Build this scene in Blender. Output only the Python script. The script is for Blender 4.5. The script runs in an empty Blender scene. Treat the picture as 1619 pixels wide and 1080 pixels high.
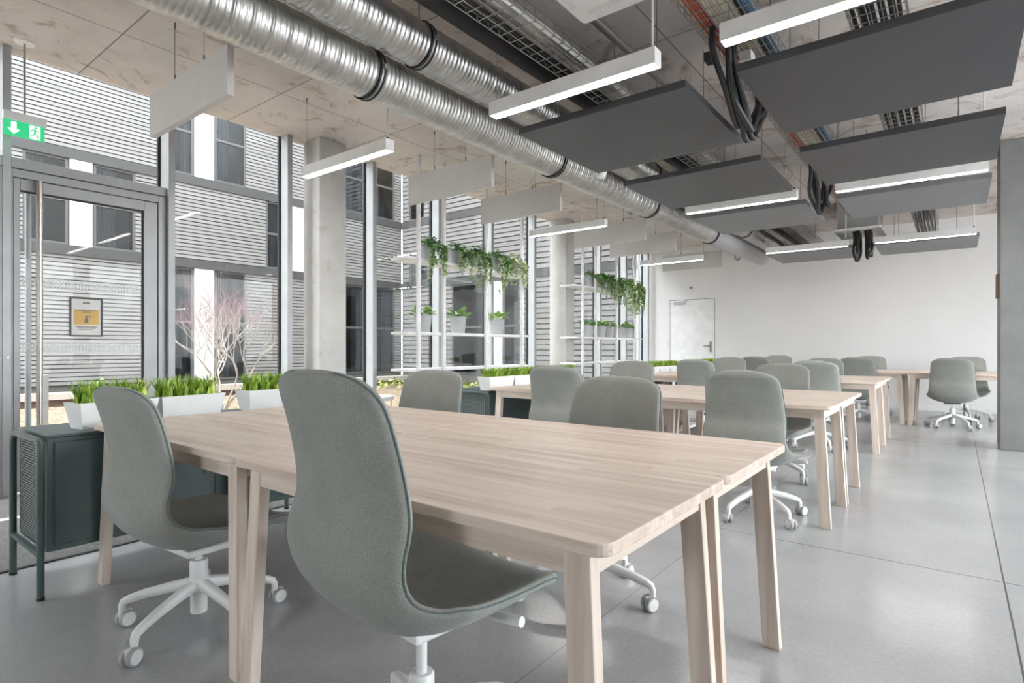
import bpy, bmesh, math, random
from mathutils import Vector, Matrix
R = math.radians
rng = random.Random(7)
S = bpy.context.scene
COL = S.collection

# ------------------------------------------------------------------ materials
def new_mat(name):
    m = bpy.data.materials.new(name); m.use_nodes = True
    nt = m.node_tree; b = nt.nodes['Principled BSDF']
    return m, nt, b
def N(nt, typ, **kw):
    n = nt.nodes.new(typ)
    for k, v in kw.items():
        if k in n.inputs: n.inputs[k].default_value = v
        else: setattr(n, k, v)
    return n
def L(nt, a, b): nt.links.new(a, b)
def ramp(nt, fac, stops):
    r = N(nt, 'ShaderNodeValToRGB')
    e = r.color_ramp.elements
    while len(e) < len(stops): e.new(0.5)
    for i, (p, c) in enumerate(stops):
        e[i].position = p; e[i].color = (*c, 1)
    L(nt, fac, r.inputs['Fac']); return r
def coords(nt, kind='Object', scale=(1, 1, 1), rot=(0, 0, 0)):
    t = N(nt, 'ShaderNodeTexCoord'); mp = N(nt, 'ShaderNodeMapping')
    mp.inputs['Scale'].default_value = scale; mp.inputs['Rotation'].default_value = rot
    L(nt, t.outputs[kind], mp.inputs['Vector']); return mp.outputs['Vector']
def wcoords(nt, scale=(1, 1, 1), rot=(0, 0, 0)):
    t = N(nt, 'ShaderNodeNewGeometry'); mp = N(nt, 'ShaderNodeMapping')
    mp.inputs['Scale'].default_value = scale; mp.inputs['Rotation'].default_value = rot
    L(nt, t.outputs['Position'], mp.inputs['Vector']); return mp.outputs['Vector']
def bump(nt, b, h, strength=.2, dist=.01):
    n = N(nt, 'ShaderNodeBump'); n.inputs['Strength'].default_value = strength
    n.inputs['Distance'].default_value = dist
    L(nt, h, n.inputs['Height']); L(nt, n.outputs['Normal'], b.inputs['Normal'])
def plain(name, c, rough=.5, metal=0., spec=.5, vary=.06, scale=6., bmp=0.):
    m, nt, b = new_mat(name)
    v = coords(nt)
    n = N(nt, 'ShaderNodeTexNoise'); n.inputs['Scale'].default_value = scale; n.inputs['Detail'].default_value = 4
    L(nt, v, n.inputs['Vector'])
    r = ramp(nt, n.outputs['Fac'], [(.3, tuple(x * (1 - vary) for x in c)), (.7, tuple(min(1, x * (1 + vary)) for x in c))])
    L(nt, r.outputs['Color'], b.inputs['Base Color'])
    b.inputs['Roughness'].default_value = rough; b.inputs['Metallic'].default_value = metal
    b.inputs['Specular IOR Level'].default_value = spec
    if bmp: bump(nt, b, n.outputs['Fac'], bmp, .005)
    return m
def emit(name, c, s):
    m, nt, b = new_mat(name)
    b.inputs['Base Color'].default_value = (.8, .8, .8, 1)
    b.inputs['Emission Color'].default_value = (*c, 1); b.inputs['Emission Strength'].default_value = s
    return m
def glass(name, tint=(.93, .95, .95), refl=1.0):
    m, nt, b = new_mat(name); nt.nodes.remove(b)
    out = nt.nodes['Material Output']
    tr = N(nt, 'ShaderNodeBsdfTransparent'); tr.inputs['Color'].default_value = (*tint, 1)
    gl = N(nt, 'ShaderNodeBsdfGlossy'); gl.inputs['Roughness'].default_value = 0.02
    fr = N(nt, 'ShaderNodeFresnel'); fr.inputs['IOR'].default_value = 1.5
    mu = N(nt, 'ShaderNodeMath', operation='MULTIPLY'); mu.inputs[1].default_value = refl
    L(nt, fr.outputs[0], mu.inputs[0])
    mx = N(nt, 'ShaderNodeMixShader')
    L(nt, mu.outputs[0], mx.inputs['Fac']); L(nt, tr.outputs[0], mx.inputs[1]); L(nt, gl.outputs[0], mx.inputs[2])
    L(nt, mx.outputs[0], out.inputs['Surface'])
    return m

def wood(name, along, stave=True):
    m, nt, b = new_mat(name)
    rot = {'X': (0, 0, 0), 'Z': (0, R(90), 0), 'Y': (0, 0, R(90))}[along]
    v = coords(nt, rot=rot)
    n1 = N(nt, 'ShaderNodeTexNoise'); n1.inputs['Scale'].default_value = 1; n1.inputs['Detail'].default_value = 6
    mp = N(nt, 'ShaderNodeMapping'); mp.inputs['Scale'].default_value = (2.0, 38, 38); L(nt, v, mp.inputs['Vector']); L(nt, mp.outputs[0], n1.inputs['Vector'])
    grain = ramp(nt, n1.outputs['Fac'], [(.26, (.58, .465, .385)), (.48, (.69, .58, .50)), (.75, (.775, .68, .605))])
    col = grain.outputs['Color']
    if stave:
        br = N(nt, 'ShaderNodeTexBrick'); br.offset = .37; br.offset_frequency = 2; br.squash = 1
        br.inputs['Scale'].default_value = 1; br.inputs['Mortar Size'].default_value = .0004
        br.inputs['Brick Width'].default_value = .46; br.inputs['Row Height'].default_value = .043
        br.inputs['Color1'].default_value = (.86, .80, .78, 1); br.inputs['Color2'].default_value = (1.06, 1.05, 1.04, 1); br.inputs['Mortar'].default_value = (.8, .74, .7, 1)
        br.inputs['Bias'].default_value = 0
        L(nt, v, br.inputs['Vector'])
        mx = N(nt, 'ShaderNodeMix', data_type='RGBA', blend_type='MULTIPLY'); mx.inputs['Factor'].default_value = .8
        L(nt, col, mx.inputs['A']); L(nt, br.outputs['Color'], mx.inputs['B']); col = mx.outputs['Result']
        # small dark knots
        n2 = N(nt, 'ShaderNodeTexNoise'); n2.inputs['Scale'].default_value = 1; mp2 = N(nt, 'ShaderNodeMapping'); mp2.inputs['Scale'].default_value = (4, 24, 24)
        L(nt, v, mp2.inputs['Vector']); L(nt, mp2.outputs[0], n2.inputs['Vector'])
        k = ramp(nt, n2.outputs['Fac'], [(.22, (.55, .45, .4)), (.27, (1, 1, 1))])
        mx2 = N(nt, 'ShaderNodeMix', data_type='RGBA', blend_type='MULTIPLY'); mx2.inputs['Factor'].default_value = 1
        L(nt, col, mx2.inputs['A']); L(nt, k.outputs['Color'], mx2.inputs['B']); col = mx2.outputs['Result']
    L(nt, col, b.inputs['Base Color'])
    b.inputs['Roughness'].default_value = .42; b.inputs['Specular IOR Level'].default_value = .45
    bump(nt, b, n1.outputs['Fac'], .05, .002)
    return m

def fabric(name, c):
    m, nt, b = new_mat(name)
    v = coords(nt)
    n = N(nt, 'ShaderNodeTexNoise'); n.inputs['Scale'].default_value = 420; n.inputs['Detail'].default_value = 3; L(nt, v, n.inputs['Vector'])
    w = N(nt, 'ShaderNodeTexVoronoi'); w.inputs['Scale'].default_value = 700; L(nt, v, w.inputs['Vector'])
    big = N(nt, 'ShaderNodeTexNoise'); big.inputs['Scale'].default_value = 9; big.inputs['Detail'].default_value = 4; L(nt, v, big.inputs['Vector'])
    r = ramp(nt, n.outputs['Fac'], [(.3, tuple(x * .74 for x in c)), (.7, tuple(x * 1.24 for x in c))])
    r2 = ramp(nt, big.outputs['Fac'], [(.3, (.93, .93, .93)), (.7, (1.05, 1.05, 1.05))])
    mx = N(nt, 'ShaderNodeMix', data_type='RGBA', blend_type='MULTIPLY'); mx.inputs['Factor'].default_value = 1
    L(nt, r.outputs['Color'], mx.inputs['A']); L(nt, r2.outputs['Color'], mx.inputs['B'])
    L(nt, mx.outputs['Result'], b.inputs['Base Color'])
    b.inputs['Roughness'].default_value = .95; b.inputs['Specular IOR Level'].default_value = .15
    b.inputs['Sheen Weight'].default_value = .2; b.inputs['Sheen Tint'].default_value = (.85, .95, .95, 1); b.inputs['Sheen Roughness'].default_value = .4
    bump(nt, b, w.outputs['Distance'], .25, .0015)
    return m

def concrete(name, lo, hi, stain, scale=1.2, joints=None, pits=True, stain_pos=(.54, .66), rough=.75):
    m, nt, b = new_mat(name)
    v = wcoords(nt)
    n = N(nt, 'ShaderNodeTexNoise'); n.inputs['Scale'].default_value = scale; n.inputs['Detail'].default_value = 8; n.inputs['Roughness'].default_value = .62; L(nt, v, n.inputs['Vector'])
    r = ramp(nt, n.outputs['Fac'], [(.32, lo), (.68, hi)])
    n2 = N(nt, 'ShaderNodeTexNoise'); n2.inputs['Scale'].default_value = scale * 1.7; n2.inputs['Detail'].default_value = 10; n2.inputs['Roughness'].default_value = .72
    n2.inputs['Distortion'].default_value = 1.6
    L(nt, v, n2.inputs['Vector'])
    s = ramp(nt, n2.outputs['Fac'], [(stain_pos[0], (1, 1, 1)), (stain_pos[1], stain)])
    mx = N(nt, 'ShaderNodeMix', data_type='RGBA', blend_type='MULTIPLY'); mx.inputs['Factor'].default_value = 1
    L(nt, r.outputs['Color'], mx.inputs['A']); L(nt, s.outputs['Color'], mx.inputs['B']); col = mx.outputs['Result']
    if pits:
        vo = N(nt, 'ShaderNodeTexVoronoi'); vo.inputs['Scale'].default_value = 7; L(nt, v, vo.inputs['Vector'])
        p = ramp(nt, vo.outputs['Distance'], [(.035, (.45, .44, .42)), (.06, (1, 1, 1))])
        m3 = N(nt, 'ShaderNodeMix', data_type='RGBA', blend_type='MULTIPLY'); m3.inputs['Factor'].default_value = 1
        L(nt, col, m3.inputs['A']); L(nt, p.outputs['Color'], m3.inputs['B']); col = m3.outputs['Result']
    if joints:
        br = N(nt, 'ShaderNodeTexBrick'); br.offset = joints[2]; br.offset_frequency = 2
        br.inputs['Scale'].default_value = 1; br.inputs['Mortar Size'].default_value = joints[3]; br.inputs['Mortar Smooth'].default_value = .3
        br.inputs['Brick Width'].default_value = joints[0]; br.inputs['Row Height'].default_value = joints[1]
        br.inputs['Color1'].default_value = (1, 1, 1, 1); br.inputs['Color2'].default_value = (.90, .90, .90, 1); br.inputs['Mortar'].default_value = (.42, .4, .38, 1)
        mp = N(nt, 'ShaderNodeMapping'); mp.inputs['Location'].default_value = joints[4]; L(nt, v, mp.inputs['Vector']); L(nt, mp.outputs[0], br.inputs['Vector'])
        m4 = N(nt, 'ShaderNodeMix', data_type='RGBA', blend_type='MULTIPLY'); m4.inputs['Factor'].default_value = 1
        L(nt, col, m4.inputs['A']); L(nt, br.outputs['Color'], m4.inputs['B']); col = m4.outputs['Result']
    L(nt, col, b.inputs['Base Color']); b.inputs['Roughness'].default_value = rough
    b.inputs['Specular IOR Level'].default_value = .3
    bump(nt, b, n2.outputs['Fac'], .12, .01)
    return m

def floor_mat():
    m, nt, b = new_mat('polished_concrete')
    v = wcoords(nt)
    n = N(nt, 'ShaderNodeTexNoise'); n.inputs['Scale'].default_value = .9; n.inputs['Detail'].default_value = 9; n.inputs['Roughness'].default_value = .6; L(nt, v, n.inputs['Vector'])
    r = ramp(nt, n.outputs['Fac'], [(.3, (.36, .365, .378)), (.7, (.47, .475, .487))])
    f = N(nt, 'ShaderNodeTexNoise'); f.inputs['Scale'].default_value = 60; f.inputs['Detail'].default_value = 3; L(nt, v, f.inputs['Vector'])
    fr = ramp(nt, f.outputs['Fac'], [(.35, (.95, .95, .95)), (.65, (1.03, 1.03, 1.03))])
    mx = N(nt, 'ShaderNodeMix', data_type='RGBA', blend_type='MULTIPLY'); mx.inputs['Factor'].default_value = 1
    L(nt, r.outputs['Color'], mx.inputs['A']); L(nt, fr.outputs['Color'], mx.inputs['B'])
    # saw-cut joints
    sep = N(nt, 'ShaderNodeSeparateXYZ'); L(nt, v, sep.inputs[0])
    def line(sock, pos, w):
        a = N(nt, 'ShaderNodeMath', operation='SUBTRACT'); a.inputs[1].default_value = pos; L(nt, sock, a.inputs[0])
        c = N(nt, 'ShaderNodeMath', operation='ABSOLUTE'); L(nt, a.outputs[0], c.inputs[0])
        d = N(nt, 'ShaderNodeMath', operation='LESS_THAN'); d.inputs[1].default_value = w; L(nt, c.outputs[0], d.inputs[0])
        return d.outputs[0]
    ls = [line(sep.outputs['X'], .18, .0035), line(sep.outputs['X'], -1.13, .0011), line(sep.outputs['Y'], 3.5, .0035), line(sep.outputs['Y'], 8.12, .006)]
    acc = ls[0]
    for q in ls[1:]:
        mm = N(nt, 'ShaderNodeMath', operation='MAXIMUM'); L(nt, acc, mm.inputs[0]); L(nt, q, mm.inputs[1]); acc = mm.outputs[0]
    m2 = N(nt, 'ShaderNodeMix', data_type='RGBA'); L(nt, acc, m2.inputs['Factor']); L(nt, mx.outputs['Result'], m2.inputs['A']); m2.inputs['B'].default_value = (.11, .11, .115, 1)
    L(nt, m2.outputs['Result'], b.inputs['Base Color'])
    rr = N(nt, 'ShaderNodeMapRange'); rr.inputs['To Min'].default_value = .12; rr.inputs['To Max'].default_value = .26; L(nt, n.outputs['Fac'], rr.inputs['Value'])
    L(nt, rr.outputs[0], b.inputs['Roughness']); b.inputs['Specular IOR Level'].default_value = .5
    return m

def galv(name):
    m, nt, b = new_mat(name)
    v = wcoords(nt, (1, 1, 1))
    vo = N(nt, 'ShaderNodeTexNoise'); vo.inputs['Scale'].default_value = 9; vo.inputs['Detail'].default_value = 5; vo.inputs['Roughness'].default_value = .7; L(nt, v, vo.inputs['Vector'])
    r = ramp(nt, vo.outputs['Fac'], [(.3, (.42, .42, .41)), (.7, (.66, .65, .63))])
    L(nt, r.outputs['Color'], b.inputs['Base Color'])
    b.inputs['Metallic'].default_value = .92
    rr = N(nt, 'ShaderNodeMapRange'); rr.inputs['To Min'].default_value = .27; rr.inputs['To Max'].default_value = .46; L(nt, vo.outputs['Fac'], rr.inputs['Value'])
    L(nt, rr.outputs[0], b.inputs['Roughness'])
    bump(nt, b, vo.outputs['Fac'], .25, .01)
    return m

def gravel_mat():
    m, nt, b = new_mat('gravel_stones')
    v = wcoords(nt)
    vo = N(nt, 'ShaderNodeTexVoronoi'); vo.inputs['Scale'].default_value = 22; L(nt, v, vo.inputs['Vector'])
    sp = N(nt, 'ShaderNodeSeparateColor'); L(nt, vo.outputs['Color'], sp.inputs[0])
    r = ramp(nt, sp.outputs[0], [(0, (.20, .13, .075)), (.5, (.36, .275, .19)), (1, (.46, .41, .33))])
    d = ramp(nt, vo.outputs['Distance'], [(.3, (1, 1, 1)), (.75, (.35, .3, .25))])
    mx = N(nt, 'ShaderNodeMix', data_type='RGBA', blend_type='MULTIPLY'); mx.inputs['Factor'].default_value = 1
    L(nt, r.outputs['Color'], mx.inputs['A']); L(nt, d.outputs['Color'], mx.inputs['B'])
    L(nt, mx.outputs['Result'], b.inputs['Base Color']); b.inputs['Roughness'].default_value = .9
    inv = N(nt, 'ShaderNodeMath', operation='SUBTRACT'); inv.inputs[0].default_value = 1; L(nt, vo.outputs['Distance'], inv.inputs[1])
    bump(nt, b, inv.outputs[0], .8, .03)
    return m

def cladding_mat():
    m, nt, b = new_mat('ribbed_cladding')
    v = wcoords(nt, (.6, .6, 9))
    n = N(nt, 'ShaderNodeTexNoise'); n.inputs['Scale'].default_value = 1.5; n.inputs['Detail'].default_value = 5; L(nt, v, n.inputs['Vector'])
    r = ramp(nt, n.outputs['Fac'], [(.3, CLAD_LO), (.7, CLAD_HI)])
    L(nt, r.outputs['Color'], b.inputs['Base Color']); b.inputs['Roughness'].default_value = .8
    return m

def leaf_mat(name, a, c):
    m, nt, b = new_mat(name)
    v = coords(nt)
    n = N(nt, 'ShaderNodeTexNoise'); n.inputs['Scale'].default_value = 22; n.inputs['Detail'].default_value = 2; L(nt, v, n.inputs['Vector'])
    r = ramp(nt, n.outputs['Fac'], [(.36, a), (.64, c)])
    L(nt, r.outputs['Color'], b.inputs['Base Color']); b.inputs['Roughness'].default_value = .5
    b.inputs['Subsurface Weight'].default_value = .0
    return m

CLAD_LO, CLAD_HI = (.14, .138, .138), (.20, .197, .197)
M = dict(
    table_top=wood('birch_top', 'X'), table_leg=wood('birch_leg', 'Z', False), table_rail=wood('birch_rail', 'X', False), table_end=wood('birch_end_rail', 'Y', False),
    fabric=fabric('grey_green_wool', (.315, .322, .298)), piping=fabric('teal_piping', (.16, .20, .205)),
    white=plain('white_powder_coat', (.78, .78, .78), .35), white_matte=plain('white_matte', (.80, .80, .795), .6),
    wheel=plain('light_grey_wheel', (.72, .72, .72), .45), tyre=plain('grey_tyre', (.36, .36, .365), .6), black=plain('black_plastic', (.012, .012, .013), .45),
    green=plain('dark_green_metal', (.062, .098, .098), .38), greenmesh=plain('green_wire_mesh', (.17, .20, .195), .45),
    alu=plain('grey_aluminium', (.34, .345, .352), .42, .15), alu_light=plain('light_aluminium', (.43, .44, .455), .4, .1), steel=plain('brushed_steel', (.55, .50, .46), .3, .85),
    gasket=plain('black_gasket', (.015, .016, .018), .6),
    paint=plain('white_wall_paint', (.80, .79, .785), .85, vary=.02, scale=1.5), door=plain('white_door_paint', (.82, .82, .82), .5),
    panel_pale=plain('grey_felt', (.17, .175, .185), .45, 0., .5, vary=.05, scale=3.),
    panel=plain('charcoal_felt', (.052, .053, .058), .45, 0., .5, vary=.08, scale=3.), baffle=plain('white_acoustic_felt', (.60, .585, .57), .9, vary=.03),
    floor=floor_mat(),
    ceiling=concrete('ceiling_concrete', (.56, .515, .485), (.76, .70, .665), (.56, .47, .41), 1.0, (3.0, 1.2, .0, .006, (4.63, .89, 0)), False, (.535, .655)),
    grey_column=concrete('grey_concrete', (.205, .207, .205), (.262, .264, .262), (.85, .84, .82), 2.2, None, True, (.58, .75)),
    column=concrete('column_concrete', (.43, .42, .40), (.57, .555, .535), (.70, .64, .57), 1.6, None, True, (.58, .75)),
    galv=galv('galvanised_steel'), trunk=plain('black_insulation', (.022, .022, .023), .8), wire=plain('zinc_wire', (.40, .39, .38), .4, .6),
    rail=plain('zinc_rail', (.26, .25, .24), .45, .5), foil=galv('silver_foil'),
    orange=plain('orange_cable', (.45, .10, .04), .5), cream=plain('cream_cable', (.66, .62, .50), .5), blue=plain('blue_cable', (.05, .16, .30), .5), cable=plain('black_cable', (.014, .014, .015), .5),
    red=plain('red_cable', (.35, .05, .05), .5),
    mat_grey=plain('grey_mat', (.17, .17, .17), .95, vary=.35, scale=90, bmp=.5),
    gravel=gravel_mat(), clad=cladding_mat(), band=plain('grey_floor_band', (.046, .046, .048), .7), gap=plain('cladding_groove', (.06, .06, .061), .9), pier=plain('white_pier', (.50, .50, .50), .7, vary=.01),
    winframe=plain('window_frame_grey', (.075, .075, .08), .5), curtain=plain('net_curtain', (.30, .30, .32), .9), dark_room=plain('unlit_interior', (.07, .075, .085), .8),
    coping=plain('cream_coping', (.36, .33, .30), .8), brown=plain('brown_render', (.10, .062, .048), .85, vary=.2),
    plinth=plain('dark_plinth', (.10, .095, .09), .8), bark=plain('pale_bark', (.33, .29, .26), .8), twig=plain('red_twig', (.22, .12, .135), .7),
    pot=plain('light_grey_pot', (.42, .42, .43), .6), soil=plain('dark_soil', (.05, .04, .03), .95, vary=.4, scale=60),
    ivy=leaf_mat('ivy_leaf', (.025, .12, .03), (.14, .36, .07)), ivy_light=leaf_mat('variegated_leaf', (.18, .30, .08), (.55, .62, .36)), ivy_pale=leaf_mat('pale_leaf', (.42, .44, .28), (.70, .70, .55)),
    succ=leaf_mat('house_plant_leaf', (.10, .28, .06), (.42, .58, .18)), succ_blue=leaf_mat('grey_green_leaf', (.16, .26, .22), (.34, .44, .38)),
    grass=leaf_mat('grass_blade', (.12, .27, .02), (.38, .56, .08)), grass_light=leaf_mat('grass_blade_light', (.38, .50, .05), (.56, .66, .15)),
    ground_cover=leaf_mat('ground_cover_leaf', (.13, .17, .03), (.30, .30, .12)),
    sign_green=emit('sign_green', (.02, .42, .16), .75), sign_white=emit('sign_white', (.85, .95, .88), .8),
    glow=emit('led_diffuser', (1., .965, .92), 40.0),
    paper=plain('paper', (.72, .70, .68), .8), yellow=plain('notice_yellow', (.66, .43, .16), .8), ink=plain('grey_ink', (.20, .19, .18), .8), frame_dark=plain('dark_frame', (.045, .045, .045), .5),
    film=plain('white_film', (.72, .73, .74), .7), wood_plate=plain('brown_plate', (.20, .14, .10), .7),
    glass=glass('window_glass', (.95, .97, .97), .22), pane=glass('pane_glass', (.7, .74, .78), 1.6),
)
M['sign_green'].node_tree.nodes['Principled BSDF'].inputs['Base Color'].default_value = (.01, .30, .12, 1)

# ------------------------------------------------------------------ mesh helpers
class MB:
    def __init__(s): s.v = []; s.f = []; s.mi = []; s.cur = 0
    def add(s, vs, fs):
        o = len(s.v); s.v += [tuple(p) for p in vs]; s.f += [tuple(i + o for i in f) for f in fs]; s.mi += [s.cur] * len(fs); return s
    def box(s, a, b):
        x0, y0, z0 = [min(p, q) for p, q in zip(a, b)]; x1, y1, z1 = [max(p, q) for p, q in zip(a, b)]
        return s.add([(x0, y0, z0), (x1, y0, z0), (x1, y1, z0), (x0, y1, z0), (x0, y0, z1), (x1, y0, z1), (x1, y1, z1), (x0, y1, z1)],
                     [(0, 3, 2, 1), (4, 5, 6, 7), (0, 1, 5, 4), (1, 2, 6, 5), (2, 3, 7, 6), (3, 0, 4, 7)])
    def hexa(s, lo, hi):   # two quads (bottom, top), same winding
        return s.add(list(lo) + list(hi), [(3, 2, 1, 0), (4, 5, 6, 7), (0, 1, 5, 4), (1, 2, 6, 5), (2, 3, 7, 6), (3, 0, 4, 7)])
    def prism(s, poly, axis, a, b):   # poly 2D in the other two axes
        def P(p, t):
            if axis == 'z': return (p[0], p[1], t)
            if axis == 'y': return (p[0], t, p[1])
            return (t, p[0], p[1])
        n = len(poly)
        vs = [P(p, a) for p in poly] + [P(p, b) for p in poly]
        fs = [tuple(range(n - 1, -1, -1)), tuple(range(n, 2 * n))] + [(i, (i + 1) % n, n + (i + 1) % n, n + i) for i in range(n)]
        return s.add(vs, fs)
    def tube(s, pts, r, n=8, cap=True):
        pts = [Vector(p) for p in pts]; k = len(pts)
        rs = r if isinstance(r, (list, tuple)) else [r] * k
        t0 = (pts[1] - pts[0]).normalized()
        up = Vector((0, 0, 1)) if abs(t0.z) < .9 else Vector((1, 0, 0))
        nrm = t0.cross(up).normalized(); vs = []
        for i, p in enumerate(pts):
            t = (pts[min(i + 1, k - 1)] - pts[max(i - 1, 0)]).normalized()
            nrm = (nrm - t * nrm.dot(t)).normalized(); bn = t.cross(nrm)
            for j in range(n):
                a = 2 * math.pi * j / n
                vs.append(p + (nrm * math.cos(a) + bn * math.sin(a)) * rs[i])
        fs = [(i * n + j, i * n + (j + 1) % n, (i + 1) * n + (j + 1) % n, (i + 1) * n + j) for i in range(k - 1) for j in range(n)]
        if cap: fs += [tuple(range(n - 1, -1, -1)), tuple(range((k - 1) * n, k * n))]
        return s.add(vs, fs)
    def lathe(s, prof, c=(0, 0, 0), axis='z', n=24, cap=True):   # prof: (r, t)
        vs = []
        for r, t in prof:
            for j in range(n):
                a = 2 * math.pi * j / n; x, y = r * math.cos(a), r * math.sin(a)
                q = {'z': (x, y, t), 'y': (x, t, -y), 'x': (t, x, y)}[axis]
                vs.append((q[0] + c[0], q[1] + c[1], q[2] + c[2]))
        k = len(prof)
        fs = [(i * n + j, i * n + (j + 1) % n, (i + 1) * n + (j + 1) % n, (i + 1) * n + j) for i in range(k - 1) for j in range(n)]
        if cap: fs += [tuple(range(n - 1, -1, -1)), tuple(range((k - 1) * n, k * n))]
        return s.add(vs, fs)
    def build(s, name, mats, parent=None, smooth=False, bevel=0., loc=(0, 0, 0), rot=(0, 0, 0), angle=40):
        me = bpy.data.meshes.new(name); me.from_pydata(s.v, [], s.f)
        mats = mats if isinstance(mats, (list, tuple)) else [mats]
        for m in mats: me.materials.append(M[m] if isinstance(m, str) else m)
        if len(mats) > 1: me.polygons.foreach_set('material_index', s.mi)
        bm = bmesh.new(); bm.from_mesh(me); bmesh.ops.recalc_face_normals(bm, faces=bm.faces); bm.to_mesh(me); bm.free()
        if smooth:
            me.polygons.foreach_set('use_smooth', [True] * len(me.polygons))
            me.set_sharp_from_angle(angle=R(angle))
        o = bpy.data.objects.new(name, me); COL.objects.link(o)
        o.parent = parent; o.location = loc; o.rotation_euler = rot
        if bevel:
            b = o.modifiers.new('bevel', 'BEVEL'); b.width = bevel; b.segments = 2; b.limit_method = 'ANGLE'; b.angle_limit = R(50)
        return o
def tag(o, label, cat, group=None, kind=None):
    o['label'] = label; o['category'] = cat
    if group: o['group'] = group
    o['kind'] = kind or 'thing'
    return o
def thing(name, label, cat, loc=(0, 0, 0), rz=0., group=None, kind=None):
    o = bpy.data.objects.new(name, None); COL.objects.link(o); o.location = loc; o.rotation_euler = (0, 0, rz)
    o.empty_display_size = .1
    return tag(o, label, cat, group, kind)
def struct(o, label=None):
    o['kind'] = 'structure'
    if label: o['label'] = label
    return o
def kids(o): return [c for c in COL.objects if c.parent == o]
CHILD = {}
def copy_tree(o, loc, rz, label, parent=None):
    c = o.copy(); COL.objects.link(c)
    if parent: c.parent = parent
    else: c.location = loc; c.rotation_euler = (0, 0, rz); c['label'] = label
    if o.name not in CHILD: CHILD[o.name] = kids(o)
    for ch in CHILD[o.name]: copy_tree(ch, None, None, None, c)
    return c
def arc(cx, cy, r, a0, a1, n): return [(cx + r * math.cos(R(a0 + (a1 - a0) * i / n)), cy + r * math.sin(R(a0 + (a1 - a0) * i / n))) for i in range(n + 1)]
def rrect(x0, y0, x1, y1, r, n=5):
    return arc(x1 - r, y0 + r, r, -90, 0, n) + arc(x1 - r, y1 - r, r, 0, 90, n) + arc(x0 + r, y1 - r, r, 90, 180, n) + arc(x0 + r, y0 + r, r, 180, 270, n)
def catmull(pts, n):
    pts = [Vector(p) for p in pts]; P = [pts[0] * 2 - pts[1]] + pts + [pts[-1] * 2 - pts[-2]]; out = []
    for i in range(len(pts) - 1):
        a, b, c, d = P[i:i + 4]
        for j in range(n):
            t = j / n
            out.append(.5 * ((2 * b) + (c - a) * t + (2 * a - 5 * b + 4 * c - d) * t * t + (3 * b - a - 3 * c + d) * t ** 3))
    out.append(pts[-1]); return out

# ------------------------------------------------------------------ dimensions
H, CEIL = 1.09, 3.3
WX, FARY, BACKY, RX = -5.6, 12.3, -3.2, 4.6

# ------------------------------------------------------------------ room shell
struct(MB().box((WX - .02, BACKY - .1, -.15), (RX + .1, FARY + .1, 0)).build('floor', 'floor'))
struct(MB().box((WX - .0, BACKY - .2, CEIL), (RX + .2, FARY + .2, CEIL + .25)).build('ceiling', 'ceiling'))
struct(MB().box((WX - .1, FARY, 0), (RX + .1, FARY + .2, CEIL)).build('wall_far', 'paint'))
A0, A1, A2, A3 = -2.0, -.6, 1.2, 2.2
struct(MB().box((WX - .1, BACKY - .2, 0), (A0, BACKY, CEIL)).box((A1, BACKY - .2, 0), (RX + .1, BACKY, CEIL)).box((A0, BACKY - .2, 0), (A1, BACKY, A2)).box((A0, BACKY - .2, A3), (A1, BACKY, CEIL)).build('wall_back', 'column'))
wb = struct(MB().box((A0, BACKY - .12, A2), (A0 + .05, BACKY - .06, A3)).box((A1 - .05, BACKY - .12, A2), (A1, BACKY - .06, A3)).box((A0 + .05, BACKY - .12, A2), (A1 - .05, BACKY - .06, A2 + .05)).box((A0 + .05, BACKY - .12, A3 - .05), (A1 - .05, BACKY - .06, A3)).build('window_30', 'alu'))  # unseen window, added to throw light on the near chair backs
MB().box((A0 + .05, BACKY - .1, A2 + .05), (A1 - .05, BACKY - .09, A3 - .05)).build('pane', 'glass', wb)
struct(MB().box((WX + .2, FARY - .012, 0), (RX, FARY, .075)).build('baseboard_far', 'white'))
# right wall with tall window openings
mb = MB().box((RX, BACKY, 0), (RX + .2, FARY, .35)).box((RX, BACKY, 3.05), (RX + .2, FARY, CEIL))
ys = [BACKY, 1.6, 4.2, 4.4, 7.0, 7.2, 9.8, FARY]
ops = []
for i in range(0, len(ys), 2):
    mb.box((RX, ys[i], .35), (RX + .2, ys[i + 1], 3.05))
for i in range(1, len(ys) - 1, 2): ops.append((ys[i], ys[i + 1]))
struct(mb.build('wall_right', 'paint'))
wn = 20
for a, b in ops:
    w = MB().box((RX + .05, a, .35), (RX + .11, a + .05, 3.05)).box((RX + .05, b - .05, .35), (RX + .11, b, 3.05)).box((RX + .05, a + .05, .35), (RX + .11, b - .05, .4)).box((RX + .05, a + .05, 3.0), (RX + .11, b - .05, 3.05)).build('window_%d' % wn, 'alu')
    struct(w); MB().box((RX + .075, a + .05, .4), (RX + .083, b - .05, 3.0)).build('pane', 'glass', w); wn += 1

# columns
def column(x0, y0, x1, y1, label, m='column'):
    o = MB().box((x0, y0, 0), (x1, y1, CEIL)).build('concrete_column', m, bevel=.008)
    tag(o, label, 'column', None, 'structure'); return o
column(-5.55, 3.50, -5.25, 3.83, 'weathered concrete column by the window wall behind the first linear lamp')
column(-5.58, 8.28, -5.25, 8.56, 'concrete column between the two shelving units')
cr = column(.378, 8.02, 1.0, 8.55, 'wide grey concrete pillar at the right edge of the room', 'grey_column')
o = MB().box((.352, 8.10, 1.63), (.378, 8.26, 1.89)).build('wall_plate', 'wood_plate', bevel=.003)
tag(o, 'small brown plate fixed to the side of the wide grey pillar', 'plate')

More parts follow.
